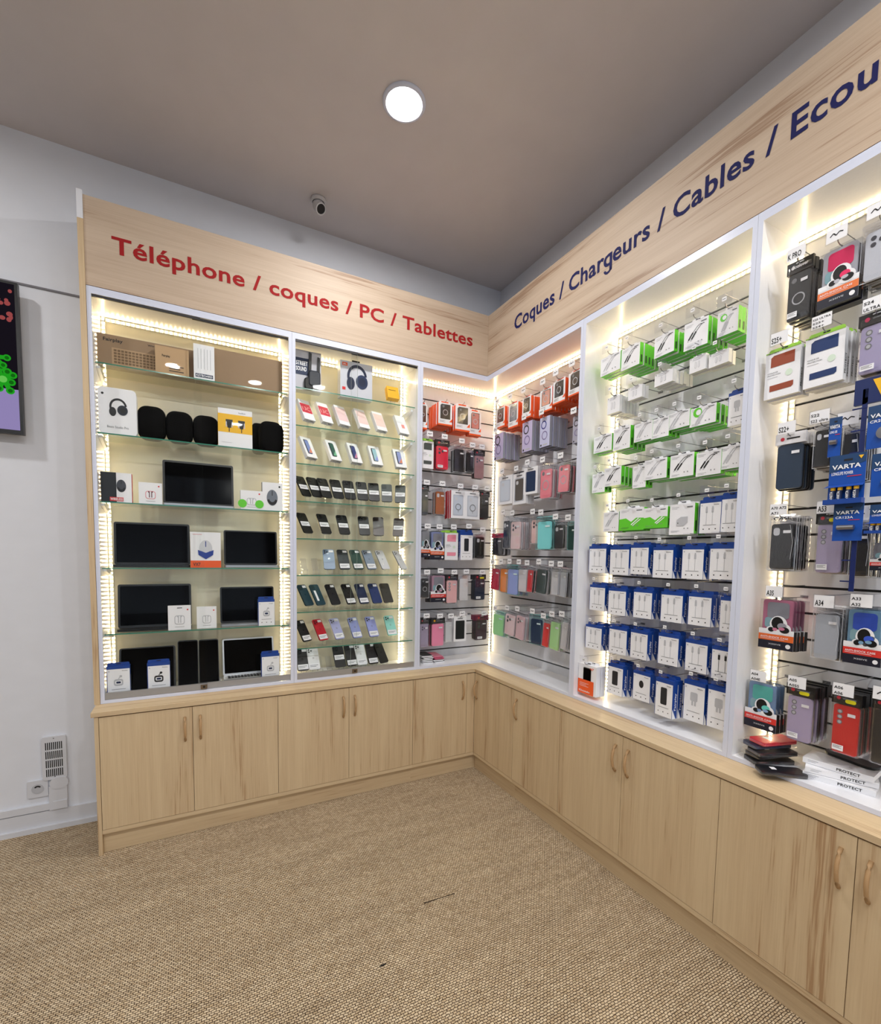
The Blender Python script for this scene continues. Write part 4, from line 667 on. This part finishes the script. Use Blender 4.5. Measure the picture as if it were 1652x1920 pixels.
# ------------------------------------------------------------------ vitrine 1: boxes, laptops
def vt(q, plane=.07, c=1):
    loc, w_, h = span('L', *q, plane, c); a, b = max(loc[0] - w_ / 2, -2.241), min(loc[0] + w_ / 2, -.54); b = b if b > -1.3 else min(b, -1.345)
    return ((a + b) / 2, loc[1], loc[2]), b - a, h
def goods(name, q, label, cat, fn, zshelf, plane=.07, d=.05, group=None, part='carton', rz=0):
    loc, w_, h = vt(q, plane); h = loc[2] - zshelf - .001; t = empty(name, (loc[0], plane, zshelf + .001), math.radians(rz)); g = G(); fn(g, w_, h, d); g.build(part, t); tag(t, label, cat, group); return t
def kbd(g, w_, h, d):
    g.box(-w_ / 2, w_ / 2, 0, d, 0, h, KRAFT); g.text('Fairplay', -.44 * w_, .80 * h, .1 * h, -.0008, INK, w=.19 * w_); o = mat((120, 96, 70), .7); g.bar(-.36 * w_, .40 * w_, .10 * h, .62 * h, -.0007, mat((182, 152, 118), .7))
    for r in range(5):
        for c in range(20): g.bar(-.34 * w_ + c * .036 * w_, -.34 * w_ + c * .036 * w_ + .028 * w_, .15 * h + r * .09 * h, .15 * h + r * .09 * h + .065 * h, -.0011, o)
    g.text('Wired French Keyboard', -.0 * w_, .86 * h, .05 * h, -.0012, INK, w=.42 * w_)
goods('keyboard_box', (180, 365, 640, 694), 'long brown keyboard carton on the top shelf, far left', 'keyboard box', kbd, Z1[0], .09, .04)
goods('keyboard_box', (366, 529, 662, 718), 'long plain brown carton on the top shelf, right half', 'keyboard box', lambda g, w_, h, d: g.box(-w_ / 2, w_ / 2, 0, d, 0, h, KRAFT), Z1[0], .09, .04)
goods('small_brown_box', (291, 354, 652, 700), 'small kraft box leaning on the keyboard carton', 'box', lambda g, w_, h, d: (g.box(-w_ / 2, w_ / 2, 0, d, 0, h, mat((190, 158, 120), .7)), g.text('Fairplay', -.3 * w_, .62 * h, .08 * h, -.0008, INK, w=.24 * w_), print_lines(g, -.1 * w_, .32 * h, .44 * w_, 3, -.0008, INK, .012, .004)), Z1[0], .045, .03)
goods('keyboard_cover_pack', (363, 402, 647, 706), 'white pack marked KEYBOARD in front of the brown cartons', 'keyboard pack', lambda g, w_, h, d: (g.box(-w_ / 2, w_ / 2, 0, d, 0, h, PAPER), [g.bar(q * w_, q * w_ + .002, .3 * h, .88 * h, -.0007, LGREY) for q in (-.3, -.15, 0, .15, .3)], g.bar(-.42 * w_, .42 * w_, .06 * h, .16 * h, -.0008, NAVY), g.text('KEYBOARD', -.38 * w_, .08 * h, .06 * h, -.0012, PAPER, w=.76 * w_)), Z1[0], .045, .02)
def headset(g, x, z, s, y, mt, m2):
    g.arc(x, z, .38 * s, .5 * s, 8, 195, y, mt, 22, 1.15); g.disc(x + .24 * s, z - .20 * s, .30 * s, y - .0006, m2, .34 * s); g.disc(x - .32 * s, z - .34 * s, .2 * s, y - .0006, mt, .30 * s); g.disc(x + .26 * s, z - .20 * s, .18 * s, y - .0009, mt, .22 * s)
HB1, HB2 = mat((24, 30, 44), .3), mat((36, 44, 62), .3)
goods('headphone_box', (181, 256, 728, 814), 'white headphone box at the left of the second shelf', 'headphone box', lambda g, w_, h, d: (g.prism(rr(w_, h, .02, 4, 0, h / 2), 0, d, PAPER), headset(g, .02 * w_, .60 * h, .46 * w_, -.0008, BLACK, HB1), g.text('Beats Studio Pro', -.28 * w_, .14 * h, .05 * h, -.0008, GREY, w=.56 * w_, bold=0), g.disc(-.38 * w_, .86 * h, .035 * w_, -.0008, INK)), Z1[1], .06, .06)
for q, lb in (((257, 311, 760, 824), 'leftmost soft black headphone case, beside the white headphone box'), ((311, 362, 770, 829), 'middle soft black headphone case of the row of three'), ((362, 411, 778, 835), 'black headphone case left of the yellow cable box'), ((473, 498, 792, 843), 'black case half hidden right of the yellow cable box'), ((486, 533, 789, 846), 'rounded black case at the right end of the second shelf')):
    goods('headphone_case', q, lb, 'headphone case', lambda g, w_, h, d: g.pillow(rr(w_, h, w_ * .36, 6, 0, h / 2), 0, d, SOFTB, 0, h / 2), Z1[1], .10 if q[0] != 473 else .155, .05, 'black zip cases on the second shelf', 'shell')
def dvi(g, w_, h, d):
    g.box(-w_ / 2, w_ / 2, 0, d, 0, h, PAPER, side=YELLOW); g.bar(-w_ / 2, w_ / 2, .38 * h, .86 * h, -.0007, YELLOW); g.text('belkin', .1 * w_, .90 * h, .04 * h, -.0008, GREY, w=.2 * w_, bold=0); print_lines(g, -.4 * w_, .12 * h, .3 * w_, 1, -.0008, LGREY)
    for x in (-.18 * w_, .18 * w_): g.bar(x - .10 * w_, x + .10 * w_, .66 * h, .72 * h, -.0011, BLACK); g.flat([(x - .08 * w_, .66 * h), (x + .08 * w_, .66 * h), (x + .05 * w_, .50 * h), (x - .05 * w_, .50 * h)], -.0011, INK); g.bar(x - .012 * w_, x + .012 * w_, .40 * h, .5 * h, -.0012, INK); g.bar(x - .1 * w_, x - .07 * w_, .52 * h, .66 * h, -.0013, STEEL); g.bar(x + .07 * w_, x + .1 * w_, .52 * h, .66 * h, -.0013, STEEL)
goods('video_cable_box', (409, 473, 768, 841), 'white and yellow box picturing two black video plugs', 'cable box', dvi, Z1[1], .05, .04)
def mouse(g, x, z, s, y, m1, m2):
    g.disc(x, z, .30 * s, y, m1, .46 * s, 24); g.bar(x - .02 * s, x + .02 * s, z + .12 * s, z + .4 * s, y - .0006, m2); g.arc(x, z, .18 * s, .3 * s, 200, 340, y - .0005, m2, 10, 1.4)
goods('mouse_box', (188, 247, 886, 940), 'black and white boxed wireless mouse on the third shelf', 'mouse box', lambda g, w_, h, d: (g.box(-w_ / 2, w_ / 2, 0, d, 0, h, PAPER, side=RED), g.bar(-w_ / 2, 0, 0, h, -.0007, BLACK), mouse(g, .16 * w_, .56 * h, .46 * h, -.0012, mat((60, 62, 70), .4), BLACK), g.bar(-.22 * w_, .22 * w_, .04 * h, .17 * h, -.002, RED), g.text('WIRELESS', -.2 * w_, .065 * h, .08 * h, -.0025, PAPER, w=.4 * w_)), Z1[2], .06, .045)
def budbox(g, w_, h, d, tone=LGREY, dk=None):
    g.box(-w_ / 2, w_ / 2, 0, d, 0, h, PAPER, side=mat((222, 222, 226), .5)); g.flat(rr(.44 * w_, .38 * h, .012, 4, 0, .42 * h), -.0008, tone); g.flat(rr(.38 * w_, .32 * h, .010, 4, 0, .42 * h), -.0012, PAPER); g.bar(-.07 * w_, -.03 * w_, .3 * h, .56 * h, -.0016, dk or tone); g.bar(.03 * w_, .07 * w_, .3 * h, .56 * h, -.0016, dk or tone); g.disc(-.07 * w_, .56 * h, .04 * w_, -.0018, dk or tone, n=8); g.disc(.07 * w_, .56 * h, .04 * w_, -.0018, dk or tone, n=8); print_lines(g, -.2 * w_, .14 * h, .4 * w_, 1, -.0009, GREY); g.disc(.36 * w_, .84 * h, .04 * w_, -.0009, RED, n=8)
goods('earphone_box', (260, 304, 905, 943), 'white earphone box with pink drawing left of the laptop', 'earphone box', lambda g, w_, h, d: budbox(g, w_, h, d, mat((226, 150, 158), .5), mat((110, 60, 70), .5)), Z1[2], .05, .03)
goods('earphone_box', (451, 492, 920, 951), 'white earphone box with two green circles', 'earphone box', lambda g, w_, h, d: (budbox(g, w_, h, d), g.disc(-.42 * w_, .3 * h, .2 * w_, -.002, GREEN), g.disc(.36 * w_, .3 * h, .2 * w_, -.002, GREEN)), Z1[2], .05, .03)
goods('mouse_box', (492, 530, 905, 955), 'white box with grey gaming mouse at the right of the third shelf', 'mouse box', lambda g, w_, h, d: (g.box(-w_ / 2, w_ / 2, 0, d, 0, h, PAPER, side=mat((120, 122, 128), .5)), mouse(g, -.02 * w_, .46 * h, .62 * h, -.001, mat((110, 118, 130), .4), INK), g.disc(.34 * w_, .86 * h, .05 * w_, -.001, INK, n=8)), Z1[2], .05, .04)
goods('mouse_box', (357, 414, 998, 1063), 'white and orange gaming mouse box between two laptops', 'mouse box', lambda g, w_, h, d: (g.box(-w_ / 2, w_ / 2, 0, d, 0, h, PAPER, side=ORANGE), g.bar(-w_ / 2, w_ / 2, 0, .2 * h, -.0007, ORANGE), mouse(g, 0, .52 * h, .56 * h, -.001, mat((206, 208, 214), .4), mat((34, 62, 140), .4)), g.text('VX7', -.42 * w_, .05 * h, .09 * h, -.0012, INK, w=.24 * w_), print_lines(g, -.42 * w_, .94 * h, .3 * w_, 1, -.001, RED), g.flat([(-.24 * w_, .36 * h), (0, .24 * h), (.24 * w_, .36 * h), (.26 * w_, .5 * h), (0, .42 * h), (-.26 * w_, .5 * h)], -.0022, mat((30, 60, 150), .4))), Z1[3], .05, .04)
def laptop(q, zs, label, base=BLACK, open_=95, plane=.125, dep=.0, keys=False, bezel=BLACK, group='laptops in the left display cabinet'):
    loc, w_, h = vt(q, plane); h = loc[2] - zs; t = empty('laptop', (loc[0], plane, zs + .0015), 0); bd = plane - .080
    G().prism(rr(w_, bd + .004, .008, 3, 0, 0), 0, .013, base).xf(Matrix.Translation((0, -bd / 2, 0)) @ Matrix.Rotation(math.radians(90), 4, 'X')).xf(Matrix.Translation((0, 0, 0.0))).build('base', t)
    s = G().prism(rr(w_, h - .012, .010, 4, 0, (h - .012) / 2), 0, .006, bezel, side=base); M = Matrix.Translation((0, .002, .013)) @ Matrix.Rotation(math.radians(90 - open_), 4, 'X'); s.xf(M); so = s.build('lid', t)
    G().flat(rr(w_ * .94, h * .86, .004, 2, 0, h * .48), -.0007, SCREEN).xf(M).build('display', so)
    if keys:
        k = G()
        for r in range(5):
            for c in range(14): k.box(-.42 * w_ + c * .06 * w_, -.42 * w_ + c * .06 * w_ + .05 * w_, -.012 - r * bd * .14 - bd * .11, -.012 - r * bd * .14, .0132, .0145, BLACK)
        k.build('keyboard', t)
    return tag(t, label, 'laptop', group)
laptop((305, 438, 867, 948), Z1[2], 'black-screened laptop with silver base in the middle of the third shelf', ALU)
laptop((213, 356, 981, 1063), Z1[3], 'large black laptop at the left of the fourth shelf')
laptop((420, 520, 996, 1063), Z1[3], 'smaller dark laptop with silver base at the right of the fourth shelf', ALU)
laptop((220, 359, 1096, 1182), Z1[4], 'large black laptop at the left of the fifth shelf', open_=98)
laptop((413, 514, 1101, 1172), Z1[4], 'laptop with silver base at the right of the fifth shelf', ALU)
laptop((418, 515, 1197, 1272), ST + .01, 'open silver laptop with black keys on the cabinet floor', mat((200, 202, 206), .3, .5), 105, .17, keys=True, bezel=mat((200, 202, 206), .3, .5))
for q, lb, c in (((221, 329, 1216, 1291), 'dark tablet leaning at the left of the cabinet floor', SCREEN), ((333, 372, 1203, 1286), 'black tablet leaning upright left of the open silver laptop', SCREEN), ((373, 411, 1201, 1284), 'second black tablet leaning against the open silver laptop', SCREEN)):
    loc, w_, h = vt(q, .08); h = loc[2] - ST; t = empty('tablet', (loc[0], .09, ST + .0035)); M = Matrix.Rotation(math.radians(-14), 4, 'X')
    G().prism(rr(w_, h, .012, 4, 0, h / 2), 0, .007, mat((60, 62, 66), .4, .6), front=BLACK).xf(M).build('body', t); G().flat(rr(w_ * .93, h * .95, .006, 3, 0, h / 2), -.0007, SCREEN).xf(M).build('display', t); tag(t, lb, 'tablet', 'tablets on the floor of the left cabinet')
goods('earphone_box', (315, 358, 1136, 1180), 'white earphone carton with a hanger in front of the fifth shelf laptop', 'earphone box', lambda g, w_, h, d: (budbox(g, w_, h, d), g.bar(-.1 * w_, .12 * w_, .9 * h, .93 * h, -.001, INK)), Z1[4], .045, .03)
goods('earphone_box', (369, 406, 1138, 1176), 'white earphone carton in the middle of the fifth shelf', 'earphone box', budbox, Z1[4], .06, .03)
for q, zs, lb, bc in (((484, 515, 1119, 1169), Z1[4], 'blue-topped earbud box at the right end of the fifth shelf', None), ((199, 244, 1243, 1297), ST, 'blue-topped earbud box at the far left of the cabinet floor', None), ((276, 319, 1237, 1290), ST, 'blue-topped box picturing black earbuds on the cabinet floor', INK), ((490, 524, 1221, 1268), ST, 'blue-topped earbud box in front of the open silver laptop', None)):
    loc, w_, h = vt(q, .045); h = loc[2] - zs; t = empty('earbud_box', (loc[0], .045, loc[2])); k = dict(im='buds')
    if bc: k['bc'] = bc
    pk_fair(w_, h - .001, .03, k).build('carton', t); tag(t, lb, 'earbud box', 'blue and white earbud boxes in the left cabinet')
# ------------------------------------------------------------------ vitrine 2: phone boxes, phones on stands
def jvc(g, w_, h, d):
    g.box(-w_ / 2, w_ / 2, 0, d, 0, h, mat((196, 196, 204), .4)); g.bar(-w_ / 2, .1 * w_, .38 * h, .80 * h, -.0007, NAVY); g.text('STREET', -.42 * w_, .62 * h, .10 * h, -.0012, PAPER, w=.42 * w_, bold=.03); g.text('SOUND', -.42 * w_, .48 * h, .10 * h, -.0012, PAPER, w=.38 * w_, bold=.03); g.text('JVC', -.40 * w_, .87 * h, .06 * h, -.0012, LGREY, w=.18 * w_)
    g.prism([(.02 * w_, .44 * h), (.12 * w_, .46 * h), (.14 * w_, .94 * h), (.04 * w_, .96 * h)], -.012, -.004, BLACK); g.prism([(.34 * w_, .5 * h), (.44 * w_, .5 * h), (.44 * w_, .86 * h), (.36 * w_, .88 * h)], -.012, -.004, BLACK)
    g.pillow([(x + .22 * w_, z + .30 * h) for x, z in rr(.46 * w_, .42 * h, .1 * w_, 4)], -.03, -.001, HB1, .22 * w_, .30 * h); g.pillow([(x + .02 * w_, z + .16 * h) for x, z in rr(.34 * w_, .3 * h, .1 * w_, 4)], -.026, -.001, BLACK, .02 * w_, .16 * h)
goods('headphone_box', (551, 602, 658, 723), 'grey headphone box with navy STREET SOUND panel on the top shelf', 'headphone box', jvc, Z2[0], .08, .06)
def jbl(g, w_, h, d):
    g.box(-w_ / 2, w_ / 2, 0, d, 0, h, mat((206, 208, 218), .4)); headset(g, .02 * w_, .60 * h, .62 * w_, -.0008, mat((26, 36, 66), .3), mat((40, 54, 90), .3)); g.bar(-.44 * w_, -.28 * w_, .86 * h, .95 * h, -.001, ORANGE); g.text('JBL', -.42 * w_, .885 * h, .035 * h, -.0014, PAPER, w=.11 * w_); g.bar(-.44 * w_, -.34 * w_, .2 * h, .28 * h, -.001, RED); g.prism([(-.1 * w_, h), (-.06 * w_, h), (-.06 * w_, 1.05 * h), (.1 * w_, 1.05 * h), (.1 * w_, h), (.14 * w_, h), (.14 * w_, 1.09 * h), (-.1 * w_, 1.09 * h)], d * .4, d * .5, INK)
goods('headphone_box', (638, 698, 680, 748), 'grey box picturing dark blue headphones on the top shelf', 'headphone box', jbl, Z2[0], .07, .06)
def stand_geo():
    g = G(); g.box(-.022, .022, -.004, .06, 0, .0022, ACR)
    for x in (-.017, .014): g.box(x, x + .003, -.004, .001, .0022, .03, ACR); g.box(x, x + .003, -.016, -.002, .027, .030, ACR); g.box(x, x + .003, -.017, -.014, .03, .037, ACR)
    s = len(g.v); g.box(-.018, .018, .0, .002, 0, .085, ACR); g.xf(Matrix.Translation((0, .0055, .028)) @ Matrix.Rotation(math.radians(-33), 4, 'X'), s)
    return g
stand0 = [None]
def stand(x, y, z, label, group='clear acrylic phone stands in the phone cabinet', s=1, rz=0):
    if stand0[0] is None: o = empty('phone_stand'); stand_geo().build('frame', o); stand0[0] = o
    else: o = copy_tree(stand0[0])
    o.location = (x, y, z); o.scale = (s, s, s); o.rotation_euler = (0, 0, math.radians(rz)); return tag(o, label, 'phone stand', group)
SN = ['top', 'second', 'third', 'fourth', 'fifth', 'sixth', 'seventh', 'eighth']
def boxphone(u0, u1, v0, v1, si, art, lb, rz=None):
    if rz is None: rz = (30 - 30 * ((u0 + u1) / 2 - 570) / 180) if si == 2 else (24 - 10 * ((u0 + u1) / 2 - 570) / 160)
    z = Z2[si]; p = hit((u0 + u1) / 2, v1, 1, .085); x = p.x
    w_ = .088; h = .17; d = .028
    x = max(x, -1.205); t = empty('phone_box', (x, .062, z + .046), math.radians(rz)); g = G().box(-w_ / 2, w_ / 2, 0, d, 0, h, PAPER, side=mat((228, 228, 230), .5), bottom=mat((214, 214, 216), .5)); art(g, w_, h)
    g.face([(-.3 * w_, d * .3, -.0006), (.4 * w_, d * .3, -.0006), (.4 * w_, d * .8, -.0006), (-.3 * w_, d * .8, -.0006)], LGREY); g.face([(.05 * w_, d * .35, -.001), (.35 * w_, d * .35, -.001), (.35 * w_, d * .5, -.001), (.05 * w_, d * .5, -.001)], INK)
    g.xf(Matrix.Rotation(math.radians(-30), 4, 'X')); g.build('carton', t); tag(t, lb, 'phone box', 'boxed phones propped on stands'); t.scale = (.88,) * 3
    stand(x, .062 + .018, z + .0004, rz=rz, label='clear acrylic stand under the ' + ' '.join(lb.split()[:7]))
def a13(c1, txt=None):
    def f(g, w_, h):
        if txt: g.bar(-.46 * w_, .46 * w_, .34 * h, .80 * h, -.0007, mat(c1, .4)); g.text(txt, -.36 * w_, .46 * h, .18 * h, -.0012, mat((250, 190, 190), .4), w=.7 * w_, bold=0)
        else: g.bar(-.46 * w_, .46 * w_, .2 * h, .88 * h, -.0007, mat(c1, .4))
    return f
def aph(c1, c2): return lambda g, w_, h: (g.flat(rr(.42 * w_, .7 * h, .006, 3, -.08 * w_, .52 * h), -.0008, mat((40, 44, 56), .3)), g.flat(rr(.36 * w_, .64 * h, .004, 3, -.02 * w_, .52 * h), -.0012, mat(c1, .3)), g.flat([(-.16 * w_, .22 * h), (.15 * w_, .22 * h), (.15 * w_, .5 * h)], -.0016, mat(c2, .3)))
for a in ((553, 592, 750, 790, a13((206, 52, 72), '13C'), 'white phone box with crimson 13C panel, far left'), (593, 635, 752, 797, a13((214, 66, 84), '13C'), 'white phone box with red 13C panel, second from left'), (632, 660, 760, 803, a13((236, 206, 208)), 'pale pink phone box, third on the second shelf'), (668, 698, 768, 808, a13((238, 208, 206)), 'pale pink phone box, fourth on the second shelf'), (702, 729, 772, 812, a13((240, 212, 206)), 'pale pink phone box, fifth on the second shelf')): boxphone(*a[:4], 1, a[4], a[5])
boxphone(748, 766, 785, 817, 1, lambda g, w_, h: (g.bar(-.1 * w_, .2 * w_, .3 * h, .5 * h, -.0007, mat((236, 150, 140), .4)),), 'slim white phone box at the right end of the second shelf', 12)
for a in ((572, 598, 818, 860, aph((120, 140, 200), (226, 140, 110)), 'white phone box picturing a blue and orange phone'), (618, 642, 825, 866, aph((60, 100, 90), (120, 190, 150)), 'white phone box picturing a green phone'), (656, 681, 834, 872, aph((60, 70, 130), (200, 130, 160)), 'white phone box picturing a violet phone'), (693, 720, 840, 877, aph((160, 200, 214), (150, 160, 220)), 'white phone box picturing a pale blue phone'), (738, 764, 842, 881, aph((150, 160, 210), (220, 140, 110)), 'white phone box picturing an orange and blue phone, right end')): boxphone(*a[:4], 2, a[4], a[5] + ' on the third shelf')
p = hit(737, 749, 1, .08); t = empty('phone_box', (p.x, .066, Z2[0] + .046)); g = G().box(-.04, .04, 0, .035, 0, .085, mat((236, 178, 40), .5)); print_lines(g, -.03, .06, .05, 1, -.0007, mat((120, 90, 20), .5), h=.004); g.xf(Matrix.Rotation(math.radians(-20), 4, 'X')); g.build('carton', t); tag(t, 'small yellow box propped on a stand at the right of the top shelf', 'box'); stand(p.x, .088, Z2[0] + .0004, 'clear acrylic stand under the small yellow box')
TURN = {3: (30, -26), 4: (32, -30), 5: (-20, 30), 6: (34, 4), 7: (34, 0)}
def phone(u, si, c, lb, strip='mid', zs=None, frame=None, tilt=0):
    z = Z2[si] if zs is None else zs; x = hit(u, 0.0, 1, .075).x if 0 else None
    # the foot of the phone stands over its shelf
    vv = hit(u, 1000, 1, .075); x = vv.x; 
    for _ in range(3): 
        vpx = PPY - FPX * ((Vector((x, .075, z + .03)) - CP).dot(CU)) / ((Vector((x, .075, z + .03)) - CP).dot(CF)); x = hit(u, vpx, 1, .075).x
    r0, r1 = TURN[si] if zs is None else (0, 8); rz = (r0 + (r1 - r0) * (u - 565) / 190) + tilt
    x = max(x, -1.222 if rz > 15 else -1.25); t = empty('smartphone', (x, .066, z + .036), math.radians(rz)); M = Matrix.Rotation(math.radians(-33), 4, 'X'); w_, h = .070, .146; x_ = 0
    body = G().prism(rr(w_, h, .011, 4, 0, h / 2), 0, .0078, mat(frame or tuple(int(q * .7) for q in c), .3, .3), front=mat(c, .4)); body.disc(0, h * .52, .007, -.0005, mat(tuple(min(255, int(q * .75 + 30)) for q in c), .2), n=12); body.xf(M).build('body', t)
    cm = G().prism(rr(.030, .032, .008, 3, -.016, h - .022), -.0015, 0, mat(tuple(min(255, int(q * .9 + 14)) for q in c), .25))
    for a, b in ((-.023, h - .015), (-.023, h - .029), (-.009, h - .022)): cm.disc(a, b, .0052, -.0021, BLACK, n=10)
    cm.xf(M).build('camera_bump', t)
    g = G()
    if strip in ('mid', 'both'): g.bar(-.031, .031, h * .34, h * .56, -.0012, PAPER); print_lines(g, -.026, h * .48, .05, 2, -.0017, GREY, .008, .003)
    if strip in ('low', 'both2'): g.bar(-.031, .031, h * .05, h * .27, -.0012, PAPER); print_lines(g, -.026, h * .20, .05, 2, -.0017, GREY, .008, .003)
    if strip in ('low', 'up', 'both2'): g.bar(.002, .029, h * .84, h * .95, -.0012, PAPER)
    if strip == 'side': g.bar(-.020, -.004, h * .2, h * .7, -.0012, PAPER)
    if g.v: g.xf(M).build('price_label', t)['label'] = 'white paper label'
    tag(t, lb, 'smartphone', 'phones propped up on the %s' % (SN[si] + ' shelf' if zs is None else 'cabinet floor'))
    stand(x, .072, z + .0004, rz=rz, label='clear acrylic stand under the ' + ' '.join(lb.split()[:7]))
K_ = (15, 16, 19)
for i, u in enumerate((570, 596, 614, 636, 658, 681, 702, 725, 749)): phone(u, 3, K_ if i < 7 else (52, 58, 60), 'black phone with white band, %s of nine on the fourth shelf' % ORD[i])
for i, (u, c, s) in enumerate(((579, K_, 'mid'), (613, K_, 'mid'), (647, K_, 'mid'), (684, K_, 'mid'), (709.5, (58, 48, 44), ''), (745, (66, 56, 52), 'mid'))): phone(u, 4, c, '%s phone, %s of six on the fifth shelf' % ('black' if i < 4 else 'bronze-black', ORD[i]), s)
for i, (u, c, n, s) in enumerate(((618, (124, 146, 174), 'sierra blue', 'up'), (647, (56, 62, 66), 'graphite', 'low'), (673, (46, 76, 68), 'dark green', 'low'), (698, (138, 152, 172), 'grey-blue', 'low'), (724, (214, 216, 222), 'silver', ''), (758, (206, 206, 208), 'silver', ''))): phone(u, 5, c, '%s phone with three lenses, %s of six on the sixth shelf' % (n, ORD[i]), s)
for u, n in ((571, 'first'), (592, 'second')): p = hit(u, 1076, 1, .075); stand(p.x, .072, Z2[5] + .0004, '%s empty acrylic stand at the left of the sixth shelf' % n)
for i, (u, c, n, s) in enumerate(((581, (34, 62, 74), 'dark teal', 'up'), (603, (34, 66, 78), 'teal', 'side'), (631, (26, 26, 32), 'black', 'up'), (660, (20, 20, 24), 'black', 'low'), (684, (24, 38, 74), 'navy', 'low'), (708, (22, 48, 104), 'blue', 'up'), (729, (60, 58, 54), 'smoky black', ''))): phone(u, 6, c, '%s phone, %s of seven on the seventh shelf' % (n, ORD[i]), s)
for i, (u, c, n) in enumerate(((577, (22, 24, 28), 'black'), (608, (190, 26, 44), 'red'), (638, (176, 180, 222), 'lavender'), (671, (148, 158, 214), 'periwinkle'), (702, (150, 158, 216), 'periwinkle'), (736, (150, 218, 208), 'mint green'))): phone(u, 7, c, '%s phone, %s of six on the eighth shelf' % (n, ORD[i]), 'low')
for i, (u, c, n, s, tl) in enumerate(((563, K_, 'black', 'low', 0), (590, (226, 228, 230), 'white', 'low', 0), (639, (20, 22, 26), 'black', 'mid', 0), (661, (24, 26, 30), 'black', 'both2', 0), (680, (228, 232, 234), 'white', 'low', 0), (701, (26, 26, 30), 'black', 'both2', 0), (721, (30, 28, 28), 'black', '', 14))): phone(u, 7, c, '%s phone, %s of seven on the floor of the phone cabinet' % (n, ORD[i]), s, zs=ST, tilt=tl)
for u, n in ((600, 'left'), (618, 'right')): p = hit(u, 1258, 1, .075); stand(p.x, .072, ST + .0004, '%s empty acrylic stand on the cabinet floor' % n)
